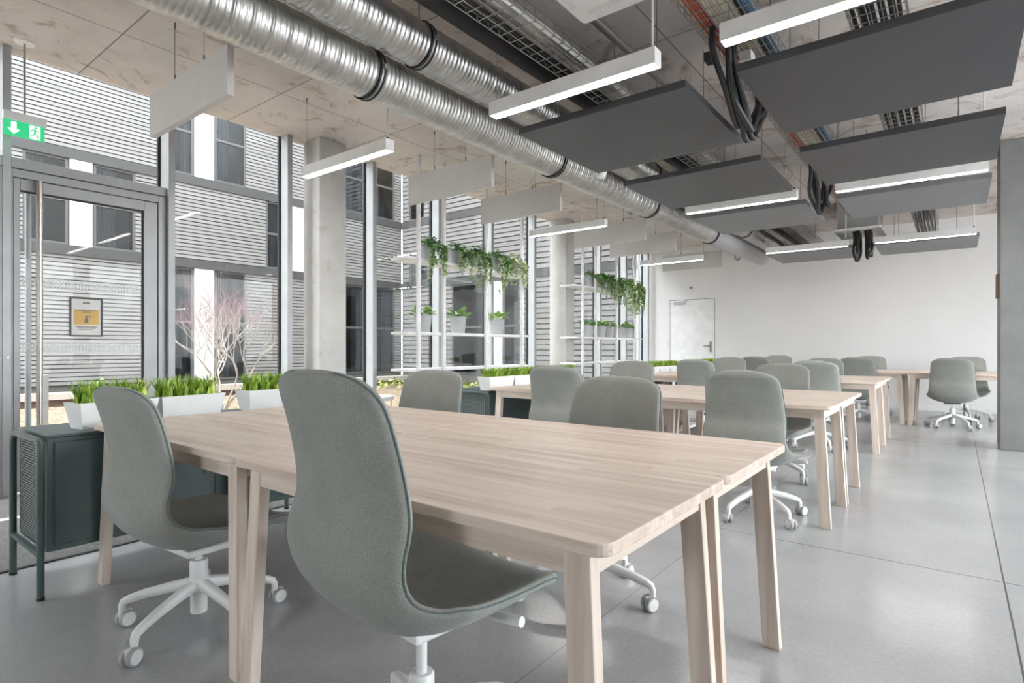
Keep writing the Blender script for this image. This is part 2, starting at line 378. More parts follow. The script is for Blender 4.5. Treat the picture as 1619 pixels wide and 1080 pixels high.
# ------------------------------------------------------------------ window wall (x = WX)
ml = [-3.2, -2.25, -1.17, -.08, 1.02, 2.113, 3.261, 4.356, 5.45, 6.55, 7.65, 8.75, 9.85, 10.95, 12.05, 12.3]
TR0, TR1 = 2.415, 2.49
for i in range(len(ml) - 1):
    a, b = ml[i], ml[i + 1]
    nm = 'window_%d' % (i + 1)
    isdoor = (i == 4); left = (i == 3)
    f = MB()
    # mullion at the far edge of the bay
    if i < len(ml) - 2:
        d = .17 if i + 1 == 5 else .135
        f.box((WX - .03, b, 0), (WX + d, b + .052, CEIL))
    if i == 0: f.box((WX - .03, a, 0), (WX + .13, a + .05, CEIL))
    z0 = TR1 if (isdoor or left) else .05
    if not (isdoor or left): f.box((WX - .02, a + .05, 0), (WX + .05, b, .05))
    else: f.box((WX - .02, a + .05, TR0), (WX + .14, b, TR1))
    w = struct(f.build(nm, 'alu_light' if not isdoor else 'alu', bevel=.004))  # paler tone carries the daylight falling on the mullion sides
    MB().box((WX - .012, a + .05, z0), (WX - .004, b - .02, CEIL)).build('pane', 'glass', w)
    MB().box((WX - .016, b - .022, z0), (WX + .012, b - .001, CEIL)).build('gasket', 'gasket', w)
# strips over the mullion room faces, shade put into their darker colour
for i in range(4, len(ml) - 2):
    b = ml[i + 1]; d = .17 if i + 1 == 5 else .135
    struct(MB().box((WX + d, b - .001, 0), (WX + d + .012, b + .053, CEIL)).build('trim_%d' % (i + 1), 'alu', bevel=.002))
struct(MB().box((WX - .05, BACKY, -.15), (WX, FARY, .0)).build('trim_41', 'alu'))
struct(MB().box((WX, -10, CEIL + .25), (WX + .25, FARY + .2, 11.5)).build('courtyard_shade_wall', 'column'))  # unseen upper wall, added to keep sky light off the courtyard

# glazed door between the first two mullions
DX = WX + .1
d1 = MB().box((DX - .05, 1.072, 0), (DX + .03, 1.082, 2.41)).box((DX - .05, 2.052, 0), (DX + .03, 2.112, 2.41)).box((DX - .05, 1.082, 2.35), (DX + .03, 2.052, 2.41)).build('door_1', 'alu', bevel=.003)
struct(d1, 'grey aluminium door frame with a single glazed leaf')
lf = MB()
lf.box((DX - .04, 1.086, .02), (DX + .02, 1.125, 2.345)).box((DX - .04, 1.945, .02), (DX + .02, 2.046, 2.345)).box((DX - .04, 1.125, 2.262), (DX + .02, 1.945, 2.345)).box((DX - .04, 1.125, .02), (DX + .02, 1.945, .22))
lf.build('door_leaf', 'alu', d1, bevel=.003)
MB().box((DX - .015, 1.125, .22), (DX - .007, 1.945, 2.262)).build('pane', 'glass', d1)
MB().box((DX - .012, 1.932, .22), (DX + .004, 1.945, 2.262)).box((DX - .012, 1.125, 2.25), (DX + .004, 1.932, 2.262)).build('gasket', 'gasket', d1)
hb = MB().tube([(DX + .075, 1.225, .49), (DX + .075, 1.225, 2.34)], .021, 14)
hb.tube([(DX + .02, 1.225, .62), (DX + .075, 1.225, .62)], .012).tube([(DX + .02, 1.225, 2.30), (DX + .075, 1.225, 2.30)], .012)
hb.build('pull_bar', 'steel', d1, smooth=True)
MB().tube([(DX - .1, 1.195, .49), (DX - .1, 1.195, 2.30)], .02, 12).build('outer_pull_bar', 'alu_light', d1, smooth=True)
bd = MB()
for z0 in (1.052, 1.545):
    for k in range(36):
        y = 1.14 + k * .0224
        bd.box((DX - .0065, y, z0), (DX - .0055, y + .010, z0 + .072))
    for zz in (0, .032, .064): bd.box((DX - .0068, 1.13, z0 + zz), (DX - .0058, 1.94, z0 + zz + .009))
bd.build('safety_markings', 'film', d1)
# neighbouring leaf to the left
d2 = MB().box((DX - .05, .98, 0), (DX + .03, 1.072, 2.41)).build('door_3', 'alu', bevel=.003); struct(d2)
MB().box((DX - .04, .0, .02), (DX + .02, .06, 2.345)).box((DX - .04, .92, .02), (DX + .02, .976, 2.345)).box((DX - .04, .06, 2.262), (DX + .02, .92, 2.345)).box((DX - .04, .06, .02), (DX + .02, .92, .22)).build('door_leaf', 'alu', d2, bevel=.003)
MB().box((DX - .015, .06, .22), (DX - .007, .92, 2.262)).build('pane', 'glass', d2)
MB().lathe([(.012, 0), (.012, .012)], (DX + .03, 1.05, 1.02), 'x', 12).build('keyhole', 'white', d2, smooth=True)
# framed notice on the door glass
nt_ = thing('framed_notice', 'small dark-framed notice with a yellow block stuck on the door glass', 'notice', (DX + .002, 1.425, 1.18))
MB().box((0, 0, 0), (.012, .222, .012)).box((0, 0, .298), (.012, .222, .31)).box((0, 0, .012), (.012, .012, .298)).box((0, .21, .012), (.012, .222, .298)).build('frame', 'frame_dark', nt_)
MB().box((0, .012, .012), (.005, .21, .298)).build('sheet', 'paper', nt_)
MB().box((.005, .028, .095), (.0056, .196, .215)).build('yellow_block', 'yellow', nt_)
ink = MB()
for k, (a, b, z) in enumerate([(.088, .136, .262), (.045, .180, .205), (.085, .14, .192), (.04, .185, .075), (.05, .175, .065), (.06, .16, .052)]): ink.box((.0056, a, z), (.0062, b, z + (.012 if k == 0 else .006)))
ink.box((.0056, .100, .11), (.0064, .124, .145)).box((.0056, .107, .145), (.0064, .117, .165)).box((.0056, .107, .160), (.0064, .140, .165)).box((.0056, .135, .148), (.0064, .140, .165))
ink.build('printing', 'ink', nt_)

# entrance mat zone
o = MB().box((-5.44, -3.0, 0), (-4.78, 3.4, .006)).build('entrance_mat', 'mat_grey'); tag(o, 'dark grey entrance mat strip beside the glass door', 'mat')
o = MB().box((-4.70, -3.0, 0), (-3.66, 3.4, .006)).build('entrance_mat', 'mat_grey'); tag(o, 'wide grey speckled entrance mat behind the nearest cabinet', 'mat')
struct(MB().box((-4.775, -3.0, 0), (-4.705, 3.4, .008)).build('trim_42', 'white'))
struct(MB().box((-3.655, -3.0, 0), (-3.635, 3.4, .007)).build('trim_43', 'black'))

# far door
fd = MB().box((-5.10, FARY - .012, 0), (-5.045, FARY - .0, 2.20)).box((-4.045, FARY - .012, 0), (-3.99, FARY, 2.20)).box((-5.045, FARY - .012, 2.15), (-4.045, FARY, 2.20)).build('door_2', 'white'); struct(fd, 'white flush door in the far wall')
MB().box((-5.035, FARY - .010, .01), (-4.06, FARY - .001, 2.14)).build('door_leaf', 'door', fd)
MB().box((-5.045, FARY - .006, .0), (-5.035, FARY - .0005, 2.15)).box((-4.06, FARY - .006, 0), (-4.045, FARY - .0005, 2.15)).box((-5.035, FARY - .006, 2.14), (-4.06, FARY - .0005, 2.15)).build('shadow_gap', 'ink', fd)
hh = MB().box((-4.155, FARY - .02, 1.0), (-4.115, FARY - .01, 1.22)).tube([(-4.135, FARY - .02, 1.13), (-4.135, FARY - .06, 1.13), (-4.27, FARY - .06, 1.13)], .011, 8); hh.build('lever_handle', 'rail', fd)
MB().box((-4.94, FARY - .06, 2.045), (-4.70, FARY - .01, 2.11)).tube([(-4.72, FARY - .06, 2.10), (-4.58, FARY - .06, 2.14)], .009, 6).build('door_closer', 'alu_light', fd)
for z in (.6, 1.72, 1.9): MB().lathe([(.016, 0), (.016, .1)], (-5.045, FARY - .016, z), 'z', 10).build('hinge', 'wheel', fd)
# pipe ring and sensor on far wall
o = MB().lathe([(.052, 0), (.052, -.02), (.072, -.02), (.072, 0)], (-3.57, FARY, 2.98), 'y', 24, cap=False).build('pipe_collar', 'rail', smooth=True); tag(o, 'small round pipe collar on the far wall below the duct end', 'collar')
sn = thing('wall_sensor', 'tiny sensor on the far wall above the white door', 'sensor', (-4.56, FARY, 2.40))
MB().lathe([(.06, 0), (.06, -.02), (.05, -.03)], (0, 0, 0), 'y', 16).build('base', 'white', sn, smooth=True); MB().box((-.015, -.05, -.02), (.03, -.03, .02)).build('lens', 'ink', sn)
o = MB().box((.41, 4.16, 0), (.50, 4.24, .004)).build('floor_socket', 'alu'); tag(o, 'small metal floor socket plate set in the concrete floor', 'socket')

# ------------------------------------------------------------------ tables
TL, TD, TT = 1.335, .684, .74
def make_table():
    t = thing('work_table', '', 'table')
    poly = rrect(-TL / 2, -TD / 2, TL / 2, TD / 2, .04, 6)
    MB().prism(poly, 'z', TT - .026, TT).build('tabletop', 'table_top', t, bevel=.003)
    ax, ay = TL / 2, TD / 2
    MB().box((-ax + .07, -ay + .035, TT - .082), (ax - .07, -ay + .058, TT - .026)).build('apron', 'table_rail', t)
    MB().box((-ax + .07, ay - .058, TT - .082), (ax - .07, ay - .035, TT - .026)).build('apron', 'table_rail', t)
    MB().box((-ax + .055, -ay + .06, TT - .082), (-ax + .078, ay - .06, TT - .026)).build('end_apron', 'table_end', t)
    MB().box((ax - .078, -ay + .06, TT - .082), (ax - .055, ay - .06, TT - .026)).build('end_apron', 'table_end', t)
    for sx in (-1, 1):
        for sy in (-1, 1):
            def q(xo, yo, wx, wy, z): return [(sx * xo, sy * yo, z), (sx * (xo - wx), sy * yo, z), (sx * (xo - wx), sy * (yo - wy), z), (sx * xo, sy * (yo - wy), z)]
            MB().hexa(q(ax - .012, ay - .018, .060, .036, 0), q(ax - .052, ay - .034, .060, .036, TT - .026)).build('leg', 'table_leg', t, bevel=.003)
    return t
ROWS = [(.895, 2, -.485, 'nearest block'), (3.86, 2, -.575, 'second block'), (6.93, 2, -.60, 'third block'), (9.75, 3, .79, 'far block by the end wall')]
proto = make_table(); first = True
for ri, (y0, n, xr, nm) in enumerate(ROWS):
    for d in range(2):
        for c in range(n):
            x = xr - TL / 2 - c * (TL + .003); y = y0 + TD / 2 + d * (TD + .003) + (.008 if c else 0)
            side = ('right-hand' if c == 0 else ('left-hand' if c == n - 1 else 'middle'))
            fb = 'front' if d == 0 else 'rear'
            extra = {(0, 0, 0): 'pale birch table with rounded corners nearest the camera, front right of the nearest block',
                     (0, 0, 1): 'pale birch table beside the dark green cabinet, front left of the nearest block'}.get((ri, d, c))
            lab = extra or 'pale birch table, %s %s one of the %s' % (fb, side, nm)
            if first: o = proto; o.location = (x, y, 0); o['label'] = lab; first = False
            else: o = copy_tree(proto, (x, y, 0), 0, lab)
            o['group'] = 'birch work tables of the ' + nm

# ------------------------------------------------------------------ chairs
def shell_mesh(dz):
    prof = [(.270, .350), (.258, .373), (.20, .385), (.085, .376), (-.035, .366), (-.112, .368), (-.168, .388), (-.212, .424), (-.241, .466), (-.252, .515), (-.244, .570), (-.223, .638), (-.229, .72), (-.257, .84), (-.299, .952)]
    pts = catmull([(0, y, z + dz) for y, z in prof], 5)
    # arc length
    sL = [0.]
    for i in range(1, len(pts)): sL.append(sL[-1] + (pts[i] - pts[i - 1]).length)
    tot = sL[-1]
    # resample, denser at the ends
    ts = [0, .003, .008, .016, .03, .05] + [.08 + .84 * i / 34 for i in range(35)] + [.935, .95, .962, .974, .984, .991, .996, .999, 1.]
    def at(t):
        L_ = t * tot
        for i in range(1, len(sL)):
            if sL[i] >= L_ - 1e-9:
                f = (L_ - sL[i - 1]) / max(1e-9, sL[i] - sL[i - 1]); return pts[i - 1].lerp(pts[i], max(0, min(1, f)))
        return pts[-1]
    NR = 32; vs = []; edge = []
    rows = []
    for t in ts:
        p = at(t); tan = (at(min(1, t + .008)) - at(max(0, t - .008))).normalized()
        nrm = Vector((0, -tan.z, tan.y)) * -1      # towards the sitter
        z = p.z - dz
        # half width
        if t < .30: W = .288 - .036 * (1 - t / .30) ** 2
        else:
            q_ = min(1, (t - .30) / .32); W = .288 - .033 * q_ * q_ * (3 - 2 * q_) - .032 * max(0, (t - .56) / .44)
        de = (1 - t) * tot; ds = t * tot; w = W
        if de < .105: w = W * max(.0, 1 - ((.105 - de) / .105) ** 2.6) ** (1 / 2.9)
        if ds < .09: w = W * max(0., 1 - ((.09 - ds) / .09) ** 2.6) ** (1 / 2.6)
        w = max(w, .012)
        T = .052
        ee = min(de, ds)
        T *= .25 + .75 * min(1, (ee / .03)) ** .5
        q2 = max(0, min(1, (t - .36) / .30)); cur = .030 + .055 * min(1, t / .38) - .071 * q2 * q2 * (3 - 2 * q2)
        seatup = .03 if t < .38 else 0
        row = []
        for j in range(NR):
            a = 2 * math.pi * j / NR; ca, sa = math.cos(a), math.sin(a)
            u = math.copysign(abs(ca) ** .62, ca); off = math.copysign(abs(sa) ** .62, sa) * T / 2
            uu = u * w / max(W, .01)
            q = Vector((u * w, p.y, p.z)) + nrm * (off + cur * uu * uu * abs(uu))
            vs.append(q)
            row.append(q)
        edge.append((row[0], row[NR // 2], nrm))
    k = len(ts); mb = MB()
    fs = [(i * NR + j, i * NR + (j + 1) % NR, (i + 1) * NR + (j + 1) % NR, (i + 1) * NR + j) for i in range(k - 1) for j in range(NR)]
    fs += [tuple(range(NR - 1, -1, -1)), tuple(range((k - 1) * NR, k * NR))]
    mb.add(vs, fs)
    out = []
    ring = [Vector(e[0]) + Vector((.0015, 0, 0)) for e in edge[2:-2]] + [Vector(e[1]) - Vector((.0015, 0, 0)) for e in edge[2:-2][::-1]]
    pp = MB().tube(ring + [ring[0]], .0024, 6, cap=False)
    return mb, pp
def leg_mb():
    mb = MB()
    sec = [(.03, .162, .022, .023), (.10, .150, .019, .020), (.20, .128, .0155, .018), (.262, .108, .0145, .016), (.283, .098, .0140, .014), (.290, .082, .0125, .012), (.290, .058, .011, .011)]
    ring = []
    pts = []
    for i, (r, z, wy, wz) in enumerate(sec):
        if i == 0: t = Vector((sec[1][0] - r, 0, sec[1][1] - z)).normalized()
        elif i == len(sec) - 1: t = Vector((0, 0, -1))
        else: t = Vector((sec[i + 1][0] - sec[i - 1][0], 0, sec[i + 1][1] - sec[i - 1][1])).normalized()
        up = Vector((-t.z, 0, t.x))
        if i == len(sec) - 1: up = Vector((1, 0, 0))
        n = 10
        for j in range(n):
            a = 2 * math.pi * j / n; ca, sa = math.cos(a), math.sin(a)
            pts.append(Vector((r, 0, z)) + Vector((0, 1, 0)) * math.copysign(abs(ca) ** .6, ca) * wy + up * math.copysign(abs(sa) ** .6, sa) * wz)
    n = 10; k = len(sec)
    mb.add(pts, [(i * n + j, i * n + (j + 1) % n, (i + 1) * n + (j + 1) % n, (i + 1) * n + j) for i in range(k - 1) for j in range(n)] + [tuple(range(n)), tuple(range((k - 1) * n, k * n))])
    return mb
def make_chair(dz):
    t = thing('swivel_chair', '', 'chair', group='grey-green swivel chairs')
    sh, pp = shell_mesh(dz)
    so = sh.build('upholstered_shell', 'fabric', t, smooth=True, angle=180)
    pp.build('piping', 'piping', t, smooth=True)
    MB().box((-.10, -.09, .300 + dz), (.10, .14, .328 + dz)).build('seat_plate', 'white', t, bevel=.008)
    MB().lathe([(.014, .24), (.014, .31 + dz)], n=14).build('gas_lift', 'white', t, smooth=True)
    MB().lathe([(.028, .05), (.030, .052), (.030, .13), (.044, .145), (.040, .182), (.033, .19), (.033, .252), (.029, .258)], n=18).build('hub', 'white', t, smooth=True)
    MB().tube([(.06, .02, .312 + dz), (.17, .04, .362 + dz), (.225, .055, .366 + dz)], .006, 8).tube([(.215, .055, .366 + dz), (.295, .065, .374 + dz)], .0125, 10).build('lever', 'white', t, smooth=True)
    lm = leg_mb().build('leg', 'white', t, smooth=True, angle=60)
    cs = MB()
    for s in (-1, 1):
        cs.cur = 0; cs.lathe([(.020, .006 * s), (.030, .006 * s), (.031, .010 * s), (.031, .020 * s), (.0295, .024 * s)], (.305, 0, .031), 'y', 18)
        cs.cur = 1; cs.lathe([(.025, .0235 * s), (.024, .026 * s), (.002, .027 * s)], (.305, 0, .031), 'y', 18)
    cs.cur = 1; cs.tube([(.290, 0, .07), (.292, 0, .05)], .0105, 10).box((.280, -.0075, .026), (.325, .0075, .06))
    ca = cs.build('caster', ['tyre', 'wheel'], lm, smooth=True, rot=(0, 0, .5))
    # rotate about the caster pivot
    piv = Vector((.290, 0, 0)); rm = Matrix.Rotation(.5, 3, 'Z'); ca.location = piv - rm @ piv
    for k in range(1, 5):
        l2 = lm.copy(); COL.objects.link(l2); l2.rotation_euler = (0, 0, R(72 * k))
        c2 = ca.copy(); COL.objects.link(c2); c2.parent = l2
        a = rng.uniform(-2.5, 2.5); rm = Matrix.Rotation(a, 3, 'Z'); c2.rotation_euler = (0, 0, a); c2.location = piv - rm @ piv
    return t
def set_base(t, ang):
    i = 0
    for c in kids(t):
        if c.name.startswith('leg'): c.rotation_euler = (0, 0, R(ang + 72 * i)); i += 1
chA = make_chair(.088); chA.location = (-1.085, 1.022, 0); chA.rotation_euler = (0, 0, R(-7)); set_base(chA, 16)
chA['label'] = 'large grey-green swivel chair in the foreground, seen from behind, at the nearest table'
chB = make_chair(0); chB.location = (-2.36, 1.03, 0); chB.rotation_euler = (0, 0, R(3)); set_base(chB, 3)
chB['label'] = 'grey-green swivel chair with white star base beside the nearest dark green cabinet'
spots = [
    (-1.28, 2.19, 178, -24, 'grey-green swivel chair behind the right of the nearest tables, facing the camera'),
    (-2.50, 2.22, 186, 10, 'grey-green swivel chair behind the left of the nearest tables, facing the camera'),
    (-1.03, 3.92, -3, 40, 'grey-green swivel chair seen from behind, right front of the second table block'),
    (-2.45, 3.94, 4, 0, 'grey-green swivel chair seen from behind, left front of the second table block'),
    (-1.22, 5.16, 176, 15, 'grey-green swivel chair at the rear of the second table block, right one'),
    (-2.60, 5.16, 186, 30, 'grey-green swivel chair at the rear of the second table block, left one'),
    (-1.19, 7.02, 2, 12, 'grey-green swivel chair seen from behind, right front of the third table block'),
    (-2.46, 7.02, 0, 25, 'grey-green swivel chair seen from behind, left one'),
    (-1.38, 8.32, 180, 5, 'grey-green swivel chair at the rear of the third table block, right one'),
    (-2.60, 8.32, 182, 45, 'grey-green swivel chair at the rear of the third table block, left one'),
    (-.03, 9.90, 0, 18, 'grey-green swivel chair seen whole from behind, next to the wide grey pillar'),
    (-1.14, 9.90, 3, 33, 'grey-green swivel chair in front of the far tables, middle one'),
    (-2.52, 9.90, -2, 7, 'grey-green swivel chair in front of the far tables, leftmost one'),
    (.13, 11.10, 178, 28, 'grey-green swivel chair behind the far tables, nearest the wide grey pillar'),
    (-1.14, 11.10, 180, 50, 'grey-green swivel chair behind the far tables, middle one against the end wall'),
    (-2.57, 11.10, 183, 61, 'grey-green swivel chair behind the far tables, leftmost one against the end wall'),
]
for x, y, rz, ba, lab in spots:
    c = copy_tree(chB, (x, y, 0), R(rz), lab); set_base(c, ba)

# ------------------------------------------------------------------ cabinets and planters
def make_cabinet():
    t = thing('metal_cabinet', '', 'cabinet', group='dark green metal cabinets')
    X0, X1, Y1 = 0., .445, 1.46
    MB().box((X0, .05, .185), (X1, Y1 - .05, .690)).build('body', 'green', t, bevel=.004)
    MB().box((X0 - .005, .045, .690), (X1 + .004, Y1 - .045, .703)).build('top', 'green', t, bevel=.003)
    for a, b in ((.075, .745), (.775, Y1 - .075)):
        d = MB().box((X1, a, .21), (X1 + .008, b, .67)).build('door', 'green', t, bevel=.004)
        MB().box((X1 + .01, b - .03 if a < .5 else a + .01, .42), (X1 + .018, b - .01 if a < .5 else a + .03, .50)).build('handle', 'green', d)
    for e, s in ((0.018, 1), (Y1 - .018, -1)):
        r = .055; zt = .685; XA, XB = X0 + .03, X1 + .045
        p = [(XA, e, 0.01)] + [(XA + r - r * math.cos(R(a)), e, zt - r + r * math.sin(R(a))) for a in range(0, 91, 18)] + [(XB - r + r * math.sin(R(a)), e, zt - r + r * math.cos(R(a))) for a in range(0, 91, 18)] + [(XB, e, .01)]
        MB().tube(p, .0145, 12).build('end_frame', 'green', t, smooth=True)
        MB().box((XA, e - .01, .185), (XB, e + .01, .205)).build('cross_bar', 'green', t)
        ms = MB(); ye = e + s * .026
        for k in range(39): z = .215 + k * .0120; ms.box((X0 + .035, ye - .002, z), (X1 - .03, ye + .002, z + .0045))
        for k in range(17): x = X0 + .035 + k * .0245; ms.box((x, ye - .0015, .215), (x + .004, ye + .0015, .68))
        ms.build('wire_mesh', 'greenmesh', t)
        for x in (XA, XB): MB().lathe([(.016, 0), (.016, .012)], (x, e, 0), n=12).build('foot', 'black', t)
    return t
cab = make_cabinet(); cab.location = (-3.612, .69, 0); cab['label'] = 'dark green metal cabinet with a wire-mesh end, beside the nearest table block'
copy_tree(cab, (-3.775, 3.90, 0), 0, 'dark green metal cabinet at the left end of the second table block')
copy_tree(cab, (-3.80, 6.86, 0), 0, 'dark green metal cabinet at the left end of the third table block')
copy_tree(cab, (-3.75, 9.40, 0), 0, 'dark green metal cabinet at the left end of the far table block')
def blade_set(mb, n, x0, x1, y0, y1, z, hmin, hmax, lean=.5, w=.006, r=rng):
    for _ in range(n):
        x, y = r.uniform(x0, x1), r.uniform(y0, y1); h = r.uniform(hmin, hmax); a = r.uniform(0, 6.283); l = r.uniform(.1, lean) * h
        dx, dy = math.cos(a), math.sin(a); px, py = -dy * w * r.uniform(.7, 1.5), dx * w * r.uniform(.7, 1.5)
        p0 = (x, y, z); p1 = (x + dx * l * .3, y + dy * l * .3, z + h * .55); p2 = (x + dx * l, y + dy * l, z + h)
        mb.cur = 0 if r.random() < .72 else 1
        mb.add([(p0[0] - px, p0[1] - py, z), (p0[0] + px, p0[1] + py, z), (p1[0] + px, p1[1] + py, p1[2]), (p1[0] - px, p1[1] - py, p1[2]), p2], [(0, 1, 2, 3), (3, 2, 4)])
PLEN = .37
def make_planter(n=260, hmin=.05, hmax=.115):
    t = thing('grass_planter', '', 'planter', group='white troughs of grass on the cabinets')
    L1, D0, D1, h = PLEN, .105, .150, .125
    L0 = L1 - .04
    def q(l, d, z, i=0): return [(-l / 2 + i, -d / 2 + i, z), (l / 2 - i, -d / 2 + i, z), (l / 2 - i, d / 2 - i, z), (-l / 2 + i, d / 2 - i, z)]
    mb = MB()
    rings = [q(L0, D0, 0), q(L1, D1, h), q(L1, D1, h, .006), q(L1 - .005, D1 - .005, h - .03, .006)]
    vs = sum(rings, []); fs = [(3, 2, 1, 0), (12, 13, 14, 15)]
    for i in range(3): fs += [(i * 4 + j, i * 4 + (j + 1) % 4, (i + 1) * 4 + (j + 1) % 4, (i + 1) * 4 + j) for j in range(4)]
    mb.add(vs, fs); mb.build('trough', 'white_matte', t)
    g = MB(); 
    for cx in (-.12, -.04, .04, .12):
        blade_set(g, n // 4, cx - .03, cx + .03, -.045, .045, h - .03, hmin + .02, hmax + .035, .75)
    go = g.build('grass', ['grass', 'grass_light'], t); go['kind'] = 'stuff'
    return t
CT = .703
pl = make_planter(); pl['label'] = 'first white grass trough on the nearest cabinet, closest to the camera'
def put(o, fx, fy, fx2, fy2):   # front (+X) bottom edge from a to b
    d = Vector((fx2 - fx, fy2 - fy, 0)); a = math.atan2(d.y, d.x); nrm = Vector((-math.sin(a), math.cos(a), 0))
    c = Vector(((fx + fx2) / 2, (fy + fy2) / 2, 0)) + nrm * .0525
    o.location = (c.x, c.y, CT); o.rotation_euler = (0, 0, a)
put(pl, -3.262, .885, -3.33, 1.235)
for k, (a, b, c, d, lab) in enumerate([(-3.335, 1.258, -3.40, 1.62, 'second white grass trough on the nearest cabinet, right behind the near chair back'),
                                       (-3.42, 1.78, -3.46, 2.14, 'third white grass trough on the nearest cabinet, set apart beyond a gap')]):
    o = copy_tree(pl, (0, 0, 0), 0, lab); put(o, a, b, c, d)
pl2 = make_planter(420, .05, .085); used = False
ordn = ['first', 'second', 'third', 'fourth']
for blk, y0, x, n in (('second', 3.93, -3.31, 4), ('third', 6.92, -3.31, 4), ('far', 9.46, -3.31, 2)):
    for k in range(n):
        lab = '%s white grass trough from the camera on the cabinet of the %s table block' % (ordn[k], blk)
        y = y0 + k * .376
        if not used: o = pl2; o['label'] = lab; used = True
        else: o = copy_tree(pl2, (0, 0, 0), 0, lab)
        put(o, x, y, x, y + PLEN - .01)

# ------------------------------------------------------------------ shelving with plants
def leaf_tri(mb, p, size, yaw, tilt, mi=0):
    d = Vector((math.cos(yaw) * math.cos(tilt), math.sin(yaw) * math.cos(tilt), math.sin(tilt))); s = Vector((-math.sin(yaw), math.cos(yaw), 0)); n = d.cross(s)
    p = Vector(p); mb.cur = mi
    a = [p, p + d * size * .3 + s * size * .48 + n * size * .06, p + d * size * .62 + s * size * .34, p + d * size, p + d * size * .62 - s * size * .34, p + d * size * .3 - s * size * .48 + n * size * .06, p + d * size * .5 - n * size * .05]
    mb.add(a, [(0, 1, 6), (1, 2, 6), (2, 3, 6), (3, 4, 6), (4, 5, 6), (5, 0, 6)])
def pot_mb(r0, r1, h):
    prof = [(r0 * .2, 0), (r0, 0)] + [(r0 + (r1 - r0) * i / 9 + (.0018 if i % 2 else 0), h * i / 9) for i in range(10)] + [(r1 - .006, h), (r1 - .01, h - .025), (.005, h - .025)]
    return MB().lathe(prof, n=24)
def potted(kind, label, loc, seed, group, trail=.35, r1=.098, h=.20, mats=('ivy', 'ivy_light'), dense=1.):
    r = random.Random(seed)
    t = thing('potted_ivy' if kind == 'ivy' else 'potted_plant', label, 'plant', loc, 0, group)
    pot_mb(r1 * .78, r1, h).build('pot', 'pot', t, smooth=True, angle=50)
    MB().lathe([(.002, h - .02), (r1 - .012, h - .021)], n=20).build('soil', 'soil', t)
    f = MB()
    if kind == 'ivy':
        for _ in range(int(dense * r.randint(120, 140))):      # mound
            a = r.uniform(0, 6.283); q = r.uniform(0, .13 * dense ** .5)
            leaf_tri(f, (math.cos(a) * q + .03, math.sin(a) * q, h + r.uniform(-.01, .09) - q * .3), r.uniform(.035, .06), a + r.uniform(-.8, .8), r.uniform(-.6, .5), 0 if r.random() < .75 else 1)
        for _ in range(int(13 * dense)):                       # trailing stems over the front rim
            a = r.uniform(-1.2, 1.2); x, y, z = math.cos(a) * .10, math.sin(a) * .10, h; ln = trail * r.uniform(.35, 1.05); st = [(x * .5, y * .5, h - .01), (x, y, h + .02)]
            nst = 14
            for k in range(nst):
                u = (k + 1) / nst
                st.append((max(x, .06) + .14 * min(1, u * 3) + .012 * math.sin(u * 5), y + .06 * u * math.sin(a) * dense + r.uniform(-.008, .008), h + .03 - ln * u))
            f.cur = 0; f.tube(st, .0018, 4)
            for k in range(2, len(st)):
                for _ in range(2):
                    leaf_tri(f, st[k], r.uniform(.036, .062) * (1 - .3 * k / nst), r.uniform(-1.6, 1.6), r.uniform(-1.2, -.1), (0 if r.random() < .7 - .04 * k else 1))
    else:
        for _ in range(46):
            a = r.uniform(0, 6.283); tilt = r.uniform(.05, 1.25); ln = r.uniform(.07, .15)
            b = Vector((math.cos(a) * .03, math.sin(a) * .03, h - .02)); e = b + Vector((math.cos(a) * math.cos(tilt), math.sin(a) * math.cos(tilt), math.sin(tilt))) * ln
            f.cur = 0; f.tube([b, e], .0025, 4)
            leaf_tri(f, e - (e - b) * .3, r.uniform(.06, .10), a + r.uniform(-.4, .4), tilt * .6, 0 if r.random() < .7 else 1)
    f.build('foliage', list(mats), t)
    return t
SX = -4.9
def shelving(label, posts, y0, y1):
    t = thing('shelving_unit', label, 'shelf', (SX, posts[0], 0))
    def yy(y): return y - posts[0]
    for p in posts:
        po = MB().box((0, yy(p) - .021, 0), (.036, yy(p) + .021, CEIL)).build('post', 'white', t, bevel=.003)
        ho = MB()
        for k in range(14):
            z = .28 + k * .215
            ho.lathe([(.006, .0358), (.006, .0366)], (0, yy(p), z), 'x', 8)
        ho.build('hole', 'ink', po)
    for z in (.815, 1.245, 2.105):
        MB().box((-.30, yy(y0), z), (0, yy(y1), z + .03)).build('shelf_board', 'white', t, bevel=.003)
    return t
shelving('white slotted-post shelving unit between the two window-side columns', [4.55, 4.962, 5.751, 6.544], 4.41, 6.74)
shelving('white slotted-post shelving unit beyond the second window-side column', [8.216, 8.648, 9.425, 10.194], 8.02, 10.55)
PX = SX - .125
for k, (y, lab) in enumerate([(4.755, 'small leafy pot plant, first on the middle shelf of the near shelving'), (5.365, 'bushy pot plant, second on the middle shelf of the near shelving'), (6.15, 'pale leafy pot plant, third on the middle shelf of the near shelving')]):
    potted('bush', lab, (PX, y, 1.2765), 10 + k, 'pot plants on the near shelving', mats=('succ', 'succ_blue' if k < 2 else 'ivy_light'), h=.21, r1=.106)
